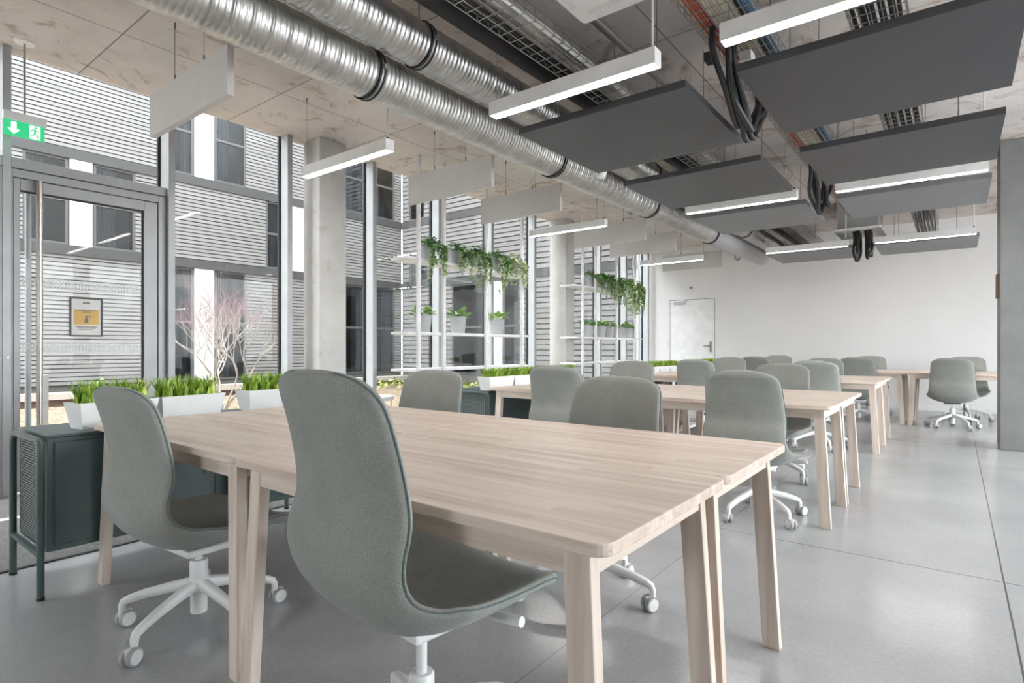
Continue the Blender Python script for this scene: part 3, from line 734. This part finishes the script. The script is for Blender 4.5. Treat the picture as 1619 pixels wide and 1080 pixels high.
for k, (y, lab, tr, ms) in enumerate([(4.83, 'dark trailing ivy in a grey pot, first on the top shelf of the near shelving', .52, ('ivy', 'ivy_light')), (5.30, 'trailing ivy, second on the top shelf of the near shelving', .40, ('ivy', 'ivy_light')),
                                  (5.66, 'long trailing ivy, third on the top shelf of the near shelving', .55, ('ivy', 'ivy_light')), (6.10, 'trailing ivy, fourth on the top shelf of the near shelving', .52, ('ivy', 'ivy_light')),
                                  (6.45, 'pale cream trailing plant at the far end of the near top shelf', .42, ('ivy_pale', 'ivy_light'))]):
    potted('ivy', lab, (PX, y, 2.1365), 30 + k, 'trailing ivies on the near top shelf', tr, mats=ms, h=.20)
for k, (y, lab) in enumerate([(8.62, 'first leafy pot plant on the middle shelf of the far shelving'), (9.05, 'second leafy pot plant on the middle shelf of the far shelving'), (9.42, 'third leafy pot plant on the middle shelf of the far shelving'), (9.80, 'fourth leafy pot plant on the middle shelf of the far shelving'), (10.22, 'last leafy pot plant on the middle shelf of the far shelving')]):
    potted('bush', lab, (PX, y, 1.2765), 50 + k, 'pot plants on the far shelving', mats=('succ', 'succ_blue' if k == 0 else 'ivy_light'), h=.20, r1=.12)
for k, (y, lab) in enumerate([(8.66, 'ivy in a grey pot, first on the top shelf of the far shelving'), (9.08, 'dense dark ivy, second on the top shelf of the far shelving'), (9.50, 'dense ivy, third on the top shelf of the far shelving'), (9.92, 'pale-leaved trailing ivy, fourth on the top shelf of the far shelving'), (10.32, 'trailing ivy at the window end of the far top shelf')]):
    potted('ivy', lab, (PX, y, 2.1365), 70 + k, 'trailing ivies on the far top shelf', [.3, .45, .5, .62, .70][k], mats=('ivy', 'ivy_light'), h=.20, r1=.11, dense=1.0 if k == 0 else 2.0)
# round white tray table near first shelving
rt = thing('side_table', 'small round white metal tray table by the window behind the first column', 'table', (-5.20, 4.14, 0))
MB().lathe([(.23, .50), (.245, .502), (.25, .545), (.246, .545), (.238, .51), (.0, .51)], n=36, cap=False).build('tray', 'white', rt, smooth=True)
for k in range(4):
    a = R(45 + 90 * k); MB().tube([(.21 * math.cos(a), .21 * math.sin(a), 0), (.21 * math.cos(a), .21 * math.sin(a), .505)], .008, 8).build('leg', 'white', rt)

# ------------------------------------------------------------------ ceiling fittings
Z0 = 2.60
LY = (2.86, 6.29, 9.74)
LX = [(-4.56, -3.43), (-2.40, -1.255), (-.93, .24)]
cn = ['window side', 'middle', 'right']
rn = ['first', 'second', 'third']
def make_light(Lh):
    t = thing('pendant_lamp', '', 'lamp', group='white linear pendant lamps')
    MB().box((-Lh / 2, -.006, 0), (Lh / 2, 0, .088)).box((-Lh / 2, .07, 0), (Lh / 2, .076, .088)).box((-Lh / 2, 0, .012), (Lh / 2, .07, .088)).box((-Lh / 2, 0, 0), (-Lh / 2 + .006, .07, .012)).box((Lh / 2 - .006, 0, 0), (Lh / 2, .07, .012)).build('housing', 'white_matte', t)
    MB().box((-Lh / 2 + .008, .004, .003), (Lh / 2 - .008, .066, .0115)).build('diffuser', 'glow', t)
    for s in (-1, 1):
        x = s * (Lh / 2 - .03)
        if s > 0:
            MB().tube([(x, .035, .088), (x, .035, CEIL - Z0)], .007, 8).build('suspension_rod', 'wheel', t, smooth=True)
            MB().tube([(x, .035, .088), (x, .035, .11)], .009, 8).build('rod_ferrule', 'black', t)
        else:
            MB().tube([(x, .035, .088), (x, .035, CEIL - Z0)], .0015, 5).build('suspension_wire', 'rail', t)
            MB().tube([(x, .035, CEIL - Z0 - .04), (x, .035, CEIL - Z0)], .006, 6).build('wire_clip', 'ink', t)
    return t
lp = make_light(1.145); first = True
for i, y in enumerate(LY):
    for j, (a, b) in enumerate(LX):
        lab = 'lit white linear lamp, %s one from the camera in the %s column of lamps' % (rn[i], cn[j])
        if first: o = lp; first = False; o['label'] = lab; o.location = ((a + b) / 2, y, Z0)
        else: o = copy_tree(lp, ((a + b) / 2, y, Z0), 0, lab)
def make_baffle():
    t = thing('hanging_baffle', '', 'acoustic panel', group='white vertical baffles by the windows')
    MB().box((-.572, 0, 0), (.572, .042, .30)).build('felt_panel', 'baffle', t, bevel=.003)
    for x in (-.2, .23):
        MB().tube([(x, .02, .30), (x, .02, CEIL - Z0)], .0022, 5).build('suspension_wire', 'rail', t)
        MB().tube([(x, .02, .30), (x, .02, .345)], .006, 6).tube([(x, .02, CEIL - Z0 - .04), (x, .02, CEIL - Z0)], .007, 6).build('wire_clip', 'ink', t)
    return t
bp = make_baffle(); first = True
bn = ['nearest white hanging baffle, right of the exit sign', 'second white hanging baffle from the camera, beyond the first window-side lamp', 'third white hanging baffle from the camera', 'fourth white hanging baffle, beyond the second window-side lamp', 'fifth white hanging baffle from the camera', 'last white hanging baffle, close to the end wall']
for y, lab in zip((1.655, 4.11, 5.28, 7.45, 8.56, 10.75), bn):
    loc = (-3.995, y, Z0)
    if first: o = bp; first = False; o['label'] = lab; o.location = loc
    else: o = copy_tree(bp, loc, 0, lab)
def make_panel(D, m='panel'):
    t = thing('ceiling_raft', '', 'acoustic panel', group='charcoal ceiling panels')
    MB().box((-.605, 0, 0), (.605, D, .046)).build('felt_panel', m, t, bevel=.003)
    for x in (-.365, .365):
        for y in (.15, D - .15):
            MB().tube([(x, y, .04), (x, y, CEIL - Z0)], .003, 5).build('suspension_wire', 'rail', t)
    return t
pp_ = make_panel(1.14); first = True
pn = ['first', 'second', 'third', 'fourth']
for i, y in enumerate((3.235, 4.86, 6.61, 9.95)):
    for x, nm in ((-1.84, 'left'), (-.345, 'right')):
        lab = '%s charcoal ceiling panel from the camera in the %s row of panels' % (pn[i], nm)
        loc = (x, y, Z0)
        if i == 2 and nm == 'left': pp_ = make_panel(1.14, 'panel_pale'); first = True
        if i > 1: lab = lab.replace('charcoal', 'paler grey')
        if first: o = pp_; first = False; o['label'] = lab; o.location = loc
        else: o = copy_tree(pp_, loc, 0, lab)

def spiral_duct(name, label, x, z, r, y0, y1, clamps, smooth_end=None):
    t = thing(name, label, 'duct', (x, y0, z))
    prof = []; y = 0.; Ld = (smooth_end or y1) - y0; p = .034
    while y < Ld:
        big = (int(round(y / p)) % 3 == 0)
        hgt = .0042 if big else .0020
        prof += [(r, y), (r, y + p * .62), (r + hgt, y + p * .72), (r + hgt, y + p * .88)]
        y += p
    MB().lathe(prof, axis='y', n=40).build('spiral_pipe', 'galv', t, smooth=True, angle=75)
    if smooth_end: MB().lathe([(r * .97, Ld - .02), (r * .97, y1 - y0)], axis='y', n=40).build('end_pipe', 'pot', t, smooth=True)
    for c in clamps:
        k = MB(); k.cur = 0
        for a, b in ((-.022, -.008), (.008, .022)):
            k.lathe([(r + .003, c - y0 + a), (r + .012, c - y0 + a), (r + .012, c - y0 + b), (r + .003, c - y0 + b)], axis='y', n=40, cap=False)
        k.cur = 1; k.lathe([(r + .006, c - y0 - .008), (r + .008, c - y0 + .008)], axis='y', n=40, cap=False)
        k.box((r + .004, c - y0 - .012, -.012), (r + .035, c - y0 + .012, .012))
        kb = k.build('pipe_clamp', ['black', 'wire'], t, smooth=True)
        MB().tube([(0, c - y0, r + .005), (0, c - y0, CEIL - z)], .005, 6).build('hanger_rod', 'rail', t)
    return t
spiral_duct('spiral_duct', 'big galvanised spiral duct running over the window-side lamps', -2.97, 2.838, .149, -2.6, 11.75, [2.33, 4.45, 6.55, 8.75], 8.78)
spiral_duct('spiral_duct', 'galvanised spiral duct hung higher beside the black insulated pipe', -2.70, 3.015, .135, -2.6, 12.28, [2.52, 6.0, 9.6])
bt = thing('insulated_pipe', 'thick black insulated pipe under the ceiling beside the wire tray', 'pipe', (-2.36, 0, 3.12))
MB().tube([(0, -2.6, 0), (0, 12.28, 0)], .088, 24).build('insulation', 'trunk', bt, smooth=True)
for y in (2.15, 4.8, 7.4): MB().lathe([(.09, y - .012), (.092, y - .01), (.092, y + .01), (.09, y + .012)], axis='y', n=24).build('strap', 'black', bt, smooth=True)
o = MB().tube([(-1.87, 2.75, 3.24), (-1.87, 6.1, 3.24)], .028, 14).build('conduit', 'rail', smooth=True); tag(o, 'bare zinc conduit under the ceiling between the wire trays', 'conduit')

def wire_tray(label, x0, x1, z, y0, y1, contents, hgt=.075):
    t = thing('cable_tray', label, 'cable tray', ((x0 + x1) / 2, 0, z))
    w = (x1 - x0) / 2
    mb = MB()
    n = max(4, int((x1 - x0) / .055) + 1)
    for k in range(n):
        x = -w + 2 * w * k / (n - 1); mb.box((x - .0025, y0, -.0025), (x + .0025, y1, .0025))
    for s in (-1, 1):
        for h in (.035, hgt): mb.box((s * w - .0025, y0, h - .0025), (s * w + .0025, y1, h + .0025))
    y = y0
    while y < y1:
        mb.box((-w, y - .0025, -.006), (w, y + .0025, -.002)); 
        for s in (-1, 1): mb.box((s * w - .0025, y - .0025, 0), (s * w + .0025, y + .0025, hgt))
        y += .10
    mb.build('wire_basket', 'wire', t)
    yy = 1.2
    while yy < y1:
        for s in (-1, 1): MB().tube([(s * (w + .012), yy, 0), (s * (w + .012), yy, CEIL - z)], .004, 6).build('hanger_rod', 'rail', t)
        yy += 2.45
    ct = []
    for nm, mat, xs, r, zz in contents:
        cb = MB()
        for x in xs:
            pts = []; yv = y0
            ph = rng.uniform(0, 6)
            while yv <= y1 + .01: pts.append((x - (x0 + x1) / 2 + .006 * math.sin(yv * 1.7 + ph), yv, zz + r + .003 * math.sin(yv * 2.3 + ph))); yv += .45
            cb.tube(pts, r, 8)
        co = cb.build(nm, mat, smooth=True); co.location = ((x0 + x1) / 2, 0, z)
        ct.append(co)
    return t, ct
t1, c1 = wire_tray('wire-basket tray carrying a silver-wrapped pipe beside the black pipe', -2.19, -1.92, 2.985, -2.4, 12.25, [('silver_pipe', 'foil', [-2.02], .052, .008), ('cable', 'cable', [-2.165, -2.14, -2.115], .010, .008)])
tag(c1[0], 'silver foil-wrapped pipe lying in the left wire tray', 'pipe'); tag(c1[1], 'bunch of black cables lying in the left wire tray', 'cable')
t2, c2 = wire_tray('wire-basket tray full of coloured cables between the two panel rows', -1.225, -.885, 2.99, -2.4, 9.70,
    [('cable', 'orange', [-1.185, -1.17, -1.155], .008, .008), ('cable', 'red', [-1.13], .007, .008), ('cable', 'cream', [-1.11, -1.09, -1.07, -1.05, -1.03, -1.01, -.995], .0095, .008), ('cable', 'cable', [-.97, -.955], .008, .008), ('cable', 'blue', [-.935, -.92, -.905], .0075, .008)])
for o, nm in zip(c2, ('orange', 'red', 'cream-white', 'black', 'blue')): tag(o, 'run of %s cables lying in the middle wire tray' % nm, 'cable', 'cable runs in the middle tray')
t3, c3 = wire_tray('wire-basket tray of black cables above the right row of panels', -.49, -.215, 2.99, -2.4, 12.25, [('cable', 'cable', [-.46 + .024 * k for k in range(10)], .011, .008)])
tag(c3[0], 'dense black cables lying in the right wire tray', 'cable')

# hanging black hose loops
def hoses(label, x, y0, y1, zb, n, seed, h=2.97):
    r = random.Random(seed); t = thing('hanging_hose', label, 'cable', (x, (y0 + y1) / 2, 2.985))
    for k in range(n):
        a, b = r.uniform(y0, y0 + (y1 - y0) * .28), r.uniform(y1 - (y1 - y0) * .3, y1); z = zb + r.uniform(0, .12); m = (a + b) / 2 + r.uniform(-.06, .1); xo = r.uniform(-.07, .05)
        pts = catmull([(xo, a, h), (xo + .01, a - .02, h - (h - z) * .35), (xo + r.uniform(-.03, .03), a + (m - a) * .35, z + (h - z) * .3), (xo, m - .04, z + .015), (xo + .01, m + .03, z), (xo + r.uniform(-.03, .03), b - (b - m) * .4, z + (h - z) * .28), (xo, b + .01, h - (h - z) * .4), (xo, b - .02, h)], 6)
        pts = [(p[0], p[1] - (y0 + y1) / 2, p[2] - 2.985) for p in pts]
        MB().tube(pts, .0185, 8).build('hose', 'cable', t, smooth=True)
    return t
hoses('bundle of black hoses looping down beside the first right-hand ceiling panel', -1.06, 3.36, 4.42, 2.47, 7, 3)
hoses('bundle of black hoses looping down beside the second right-hand ceiling panel', -1.07, 6.2, 7.0, 2.48, 5, 5)
hoses('left bundle of black hoses hanging below the far air-conditioning cassette', -1.15, 9.98, 10.3, 2.42, 4, 8, 2.845)
hoses('right bundle of black hoses hanging below the far air-conditioning cassette', -.99, 9.98, 10.26, 2.44, 3, 9, 2.845)

def cassette(label, x0, y0, x1, y1, z):
    t = thing('air_conditioner', label, 'air conditioner', ((x0 + x1) / 2, (y0 + y1) / 2, z))
    w, d = (x1 - x0) / 2, (y1 - y0) / 2
    MB().box((-w + .05, -d + .05, .03), (w - .05, d - .05, CEIL - z - .02)).build('body', 'alu', t)
    MB().prism(rrect(-w, -d, w, d, .03), 'z', 0, .03).build('fascia', 'white_matte', t, bevel=.004)
    g = MB()
    for k in range(12): yk = -d * .5 + d * k / 11; g.box((-w * .5, yk - .008, -.004), (w * .5, yk + .008, 0))
    g.build('grille', 'white_matte', t)
    for s in (-1, 1):
        MB().box((-w * .6, s * d * .78 - .02, -.002), (w * .6, s * d * .78 + .02, 0)).build('louvre', 'wheel', t)
        MB().box((s * w * .78 - .02, -d * .6, -.002), (s * w * .78 + .02, d * .6, 0)).build('louvre', 'wheel', t)
    return t
cassette('white air-conditioning cassette near the camera, cut by the top of the view', -1.735, 2.09, -1.315, 2.935, 3.0)
cassette('white air-conditioning cassette far off above the last lamps', -1.465, 9.85, -.85, 10.72, 2.85)
o = MB().tube([(-2.16, 2.28, 3.195), (-2.0, 2.30, 3.19), (-1.86, 2.32, 3.19), (-1.695, 2.33, 3.195)], .08, 20).build('flexible_duct', 'foil', smooth=True); tag(o, 'short silver flexible duct beside the near air-conditioning cassette', 'duct')
o = MB().box((-1.275, 3.66, 2.93), (-1.235, 3.74, 2.985)).build('junction_box', 'frame_dark'); tag(o, 'small dark junction box under the middle wire tray', 'box')
o = MB().box((-1.09, 3.78, 2.92), (-1.02, 3.88, 2.98)).build('junction_box', 'white'); tag(o, 'small white socket box under the middle wire tray', 'box')
ss = thing('ceiling_sensor', 'small white cup-shaped sensor beside the big spiral duct', 'sensor', (-2.55, 4.62, 2.63))
MB().lathe([(.012, 0), (.04, .012), (.055, .06), (.06, .11)], n=20).build('cup', 'white_matte', ss, smooth=True)
MB().tube([(0, 0, .11), (0, 0, CEIL - 2.63)], .005, 6).build('suspension_rod', 'rail', ss)

# exit sign
ex = thing('exit_sign', 'green emergency exit sign with arrow and running man, hung by the glass door', 'sign', (-5.32, 1.115, 0))
MB().lathe([(.005, CEIL), (.065, CEIL), (.06, CEIL - .012), (.005, CEIL - .014)], n=24).build('ceiling_rose', 'white', ex, smooth=True)
MB().tube([(0, 0, CEIL - .01), (0, 0, 2.77)], .0075, 10).build('suspension_rod', 'alu', ex, smooth=True)
MB().box((-.02, -.12, 2.715), (.02, .125, 2.775)).build('lamp_housing', 'white_matte', ex, bevel=.004)
sg = MB().box((-.004, -.115, 2.605), (.004, .115, 2.715)).build('sign_plate', 'sign_green', ex)
ar = MB()
def pm(poly): ar.prism([(y, z + 2.66) for y, z in poly], 'x', .004, .0052)
pm([(-.075, .045), (-.045, .045), (-.045, -.005), (-.025, -.005), (-.060, -.042), (-.095, -.005), (-.075, -.005)])
ar.build('arrow', 'sign_white', ex)
ar = MB(); pm([(.028, -.048), (.090, -.048), (.090, .048), (.028, .048)]); ar.build('white_square', 'sign_white', ex)
mn = MB()
def pm2(poly): mn.prism([(y + .058, z + 2.66) for y, z in poly], 'x', .0052, .006)
pm2([(.004 + .008 * math.cos(R(a)), .034 + .008 * math.sin(R(a))) for a in range(0, 360, 36)])
pm2([(-.006, .024), (.008, .022), (.006, -.006), (-.006, -.004)]); pm2([(.004, -.004), (.020, -.016), (.018, -.040), (.012, -.040), (.012, -.018), (-.002, -.008)])
pm2([(-.006, -.004), (.002, -.008), (-.010, -.028), (-.026, -.028), (-.026, -.022), (-.014, -.022)]); pm2([(.006, .022), (.024, .008), (.022, .003), (.006, .014)]); pm2([(-.006, .022), (-.022, .016), (-.026, .0), (-.021, .0), (-.016, .011), (-.004, .014)])
mn.build('running_man', 'sign_green', ex)

# ------------------------------------------------------------------ courtyard
FX = -14.0
o = MB().box((-32, -14, -.35), (WX - .06, 16, -.02)).build('gravel', 'gravel'); tag(o, 'pale gravel covering the courtyard ground outside', 'gravel', None, 'stuff')
def lap(mb, axis, u0, u1, z0, z1, base, sgn, pitch=.082, dep=.03):
    n = max(1, round((z1 - z0) / pitch)); ph = (z1 - z0) / n; g = ph * .22
    for k in range(n):
        z = z0 + k * ph
        def P(u, off, zz): return (base + sgn * off, u, zz) if axis == 'y' else (u, base + sgn * off, zz)
        mb.cur = 1; mb.add([P(u0, .002, z), P(u1, .002, z), P(u1, .002, z + g), P(u0, .002, z + g)], [(0, 1, 2, 3)])
        mb.cur = 0
        a = [P(u0, .002, z + g), P(u1, .002, z + g), P(u0, dep, z + g), P(u1, dep, z + g), P(u0, dep * .8, z + ph), P(u1, dep * .8, z + ph), P(u0, .002, z + ph), P(u1, .002, z + ph)]
        mb.add(a, [(0, 1, 3, 2), (2, 3, 5, 4), (4, 5, 7, 6)])
def facade_window(par, axis, u0, u1, z0, z1, base, sgn, seed):
    r = random.Random(seed)
    def B(mb, ua, ub, oa, ob, za, zb):
        if axis == 'y': mb.box((base + sgn * oa, ua, za), (base + sgn * ob, ub, zb))
        else: mb.box((ua, base + sgn * oa, za), (ub, base + sgn * ob, zb))
    f = MB(); fw = .05
    B(f, u0, u0 + fw, -.02, .02, z0, z1); B(f, u1 - fw, u1, -.02, .02, z0, z1); B(f, u0 + fw, u1 - fw, -.02, .02, z0, z0 + fw); B(f, u0 + fw, u1 - fw, -.02, .02, z1 - fw, z1)
    zm = z0 + (z1 - z0) * .52; B(f, u0 + fw, u1 - fw, -.02, .02, zm - .03, zm + .03)
    w = f.build('window', 'winframe', par)
    p = MB(); B(p, u0 + fw, u1 - fw, -.008, -.004, z0 + fw, z1 - fw); p.build('pane', 'pane', w)
    c = MB(); n = 18; ua, ub = (u0 + fw, u0 + (u1 - u0) * r.uniform(.35, .6)) if r.random() < .5 else (u1 - (u1 - u0) * r.uniform(.35, .6), u1 - fw)
    vs = []
    for i in range(n + 1):
        u = ua + (ub - ua) * i / n; off = -.10 + .025 * math.sin(i * 1.9)
        for zz in (z0 + fw, z1 - fw): vs.append((base + sgn * off, u, zz) if axis == 'y' else (u, base + sgn * off, zz))
    c.add(vs, [(2 * i, 2 * i + 2, 2 * i + 3, 2 * i + 1) for i in range(n)]); c.build('curtain', 'curtain', w)
    return w
ZG, B2a, B2b, B1a, B1b, ZT = .33, 2.94, 3.14, 4.87, 5.07, 11.5  # unseen height up to ZT added to block sky above the courtyard
def facade(name, label, axis, base, sgn, lo, hi, storeys, seed, pit=.085):
    bt_ = thing(name, label, 'building', (0, 0, 0))
    def B(mb, ua, ub, oa, ob, za, zb):
        if axis == 'y': mb.box((base + sgn * oa, ua, za), (base + sgn * ob, ub, zb))
        else: mb.box((ua, base + sgn * oa, za), (ub, base + sgn * ob, zb))
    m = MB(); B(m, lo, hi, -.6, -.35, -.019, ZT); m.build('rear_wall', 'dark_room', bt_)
    m = MB(); B(m, lo, hi, -.3, .0, -.019, ZG); m.build('plinth', 'plinth', bt_)
    for za, zb in ((B2a, B2b), (B1a, B1b), (7.0, 7.15)):
        m = MB(); B(m, lo, hi, -.35, .05, za, zb); m.build('floor_band', 'band', bt_)
    for (za, zb), items in storeys:
        cur = lo; m = MB()
        for kind, a, b in sorted(items, key=lambda q: q[1]):
            if a > cur + .02:
                lap(m, axis, cur, a, za, zb, base, sgn, pit)
                B(m, cur, a, -.3, 0, za, zb)
            if kind == 'w': seed += 1; facade_window(bt_, axis, a, b, za, zb, base, sgn, seed)
            elif kind == 'p':
                q = MB(); B(q, a, b, -.3, .04, za, zb); q.build('white_pier', 'pier', bt_)
            else:
                q = MB(); B(q, a, b, -.3, -.05, za, zb); q.build('dark_panel', 'band', bt_)
            cur = b
        if cur < hi - .02:
            lap(m, axis, cur, hi, za, zb, base, sgn, pit); B(m, cur, hi, -.3, 0, za, zb)
        m.build('ribbed_cladding', ['clad', 'gap'], bt_)
    return bt_
def grp(a0, a1, p1, a2): return [('w', a0, a1), ('p', a1 + .02, p1), ('w', p1 + .02, a2)]
S0 = grp(.75, 1.15, 1.6, 2.35) + grp(5.42, 5.98, 6.44, 7.22) + grp(10.05, 10.82, 11.25, 12.0)
S0 = grp(5.42, 5.98, 6.44, 7.22) + grp(10.05, 10.82, 11.25, 12.0)
S1 = grp(-2.0, -1.2, -.8, 0) + grp(2.90, 3.61, 4.01, 4.79) + grp(7.75, 8.40, 8.83, 9.6)
facade('courtyard_building', 'grey ribbed building with white piers across the courtyard', 'y', FX, 1, -10, 12.3, [((ZG, B2a), S0), ((B2b, B1a), S1), ((B1b, 7.0), S0), ((7.15, ZT), S1)], 100)
W0 = [('w', -11.75, -10.55), ('p', -10.25, -9.83), ('w', -9.80, -9.25)]
W1 = [('k', -13.6, -13.3), ('w', -13.1, -12.75), ('k', -10.3, -9.2), ('k', -8.75, -8.25)]
W2 = [('w', -13.6, -12.9), ('w', -10.2, -9.6)]
wing = facade('courtyard_wing', 'grey ribbed building wing closing the courtyard at the end', 'x', 12.3, -1, -13.93, -5.95, [((ZG, B2a), W0), ((B2b, 3.85), W1[:2]), ((3.85, B1a), []), ((B1b, 7.0), W2), ((7.15, ZT), [])], 300, .135)
# raised bed with coping along the facade
o = thing('planter_wall', 'low brown planter wall with pale coping along the courtyard building', 'wall')
MB().box((-13.6, -10, -.019), (-13.35, 12.2, .115)).build('wall_body', 'brown', o); MB().box((-13.68, -10, .115), (-13.30, 12.2, .235)).build('coping', 'coping', o)
o = MB().box((-13.94, -10, -.019), (-13.69, 12.2, .17)).build('planting_soil', 'soil'); tag(o, 'dark soil strip in the raised bed outside', 'soil', None, 'stuff')
# ground cover at the far corner
g = MB(); r_ = random.Random(5)
for _ in range(900):
    x, y = r_.uniform(-13.2, -9.3), r_.uniform(9.2, 12.0)
    if (y - 9.2) / 2.8 < r_.random() * .55: continue
    leaf_tri(g, (x, y, r_.uniform(.0, .16)), r_.uniform(.06, .12), r_.uniform(0, 6.28), r_.uniform(.0, .9), 0 if r_.random() < .7 else 1)
o = g.build('ground_cover', ['ground_cover', 'grass']); tag(o, 'yellow-green ground cover plants in the far courtyard corner', 'plants', None, 'stuff')
sp = thing('young_plant', 'tiny green plant on the ground behind the glass door', 'plant', (-13.8, 4.05, .172))
g = MB()
for k in range(26): leaf_tri(g, (rng.uniform(-.05, .05), rng.uniform(-.08, .08), rng.uniform(.02, .26)), .1, rng.uniform(0, 6.28), rng.uniform(-.3, .6), 0)
g.build('foliage', ['succ'], sp); MB().tube([(0, 0, 0), (0, 0, .24)], .006, 5).build('stem', 'bark', sp)
# bollard outside
o = MB().box((-7.53, 1.69, -.019), (-7.46, 1.76, .81)).build('bollard', 'alu', bevel=.008); tag(o, 'plain grey post outside the glass door', 'post')
# bare red-twigged tree
def tree(label, x, y, seed, scale):
    r = random.Random(seed); t = thing('bare_tree', label, 'tree', (x, y, -.012))
    br, tw = MB(), MB()
    def grow(p, d, ln, rad, lev):
        pts = [p]; rs = [rad]; q = p; dd = d
        for k in range(4):
            dd = (dd + Vector((r.uniform(-.22, .22), r.uniform(-.22, .22), r.uniform(-.06, .16)))).normalized(); q = q + dd * ln / 4; pts.append(q); rs.append(rad * (1 - .14 * (k + 1)))
        (br if lev < 5 else tw).tube(pts, rs, 6 if lev < 3 else 4)
        if lev >= 6: return
        for k in range(3 if lev in (1, 2, 4) else 2):
            a = r.uniform(0, 6.28); sp_ = r.uniform(.45, .85)
            side = Vector((math.cos(a), math.sin(a), r.uniform(-.05, .3)))
            grow(pts[-1] if k < 2 else pts[2], (dd + side * sp_).normalized(), ln * r.uniform(.66, .84), rad * .64, lev + 1)
    for k in range(5):
        a = 2 * math.pi * k / 5 + r.uniform(-.5, .5)
        grow(Vector((0, 0, 0)), Vector((math.cos(a) * .42, math.sin(a) * .42, 1)).normalized(), .55 * scale, .019 * scale, 0)
    br.build('branches', 'bark', t, smooth=True); tw.build('twigs', 'twig', t)
    return t
tree('bare young tree with reddish twigs outside the second window', -9.9, 4.72, 11, 1.25)

# ------------------------------------------------------------------ world, sun, camera
w = bpy.data.worlds.new('overcast_sky'); S.world = w; w.use_nodes = True
nt = w.node_tree; bg = nt.nodes['Background']
tc = N(nt, 'ShaderNodeTexCoord'); se = N(nt, 'ShaderNodeSeparateXYZ'); L(nt, tc.outputs['Generated'], se.inputs[0])
rp = ramp(nt, se.outputs['Z'], [(.0, (.55, .55, .56)), (.08, (.90, .93, .97)), (1., (1., 1., 1.))])
L(nt, rp.outputs['Color'], bg.inputs['Color']); bg.inputs['Strength'].default_value = 10.0

cam = bpy.data.cameras.new('camera'); co = bpy.data.objects.new('camera', cam); COL.objects.link(co)
F = 905.; cam.sensor_width = 36; cam.sensor_fit = 'HORIZONTAL'; cam.lens = F / 1619 * 36
cam.shift_y = 10 / 1619; cam.clip_start = .05; cam.clip_end = 200
co.location = (0, 0, H); co.rotation_euler = (R(90), 0, math.atan((1510 - 809.5) / F))
S.camera = co
vs_ = S.view_settings; vs_.view_transform = 'Standard'; vs_.look = 'None'; vs_.gamma = 1; vs_.use_curve_mapping = False
vs_.exposure = 0.65
try:
    S.cycles.diffuse_bounces = 6; S.cycles.max_bounces = 14; S.cycles.transparent_max_bounces = 20
except Exception: pass
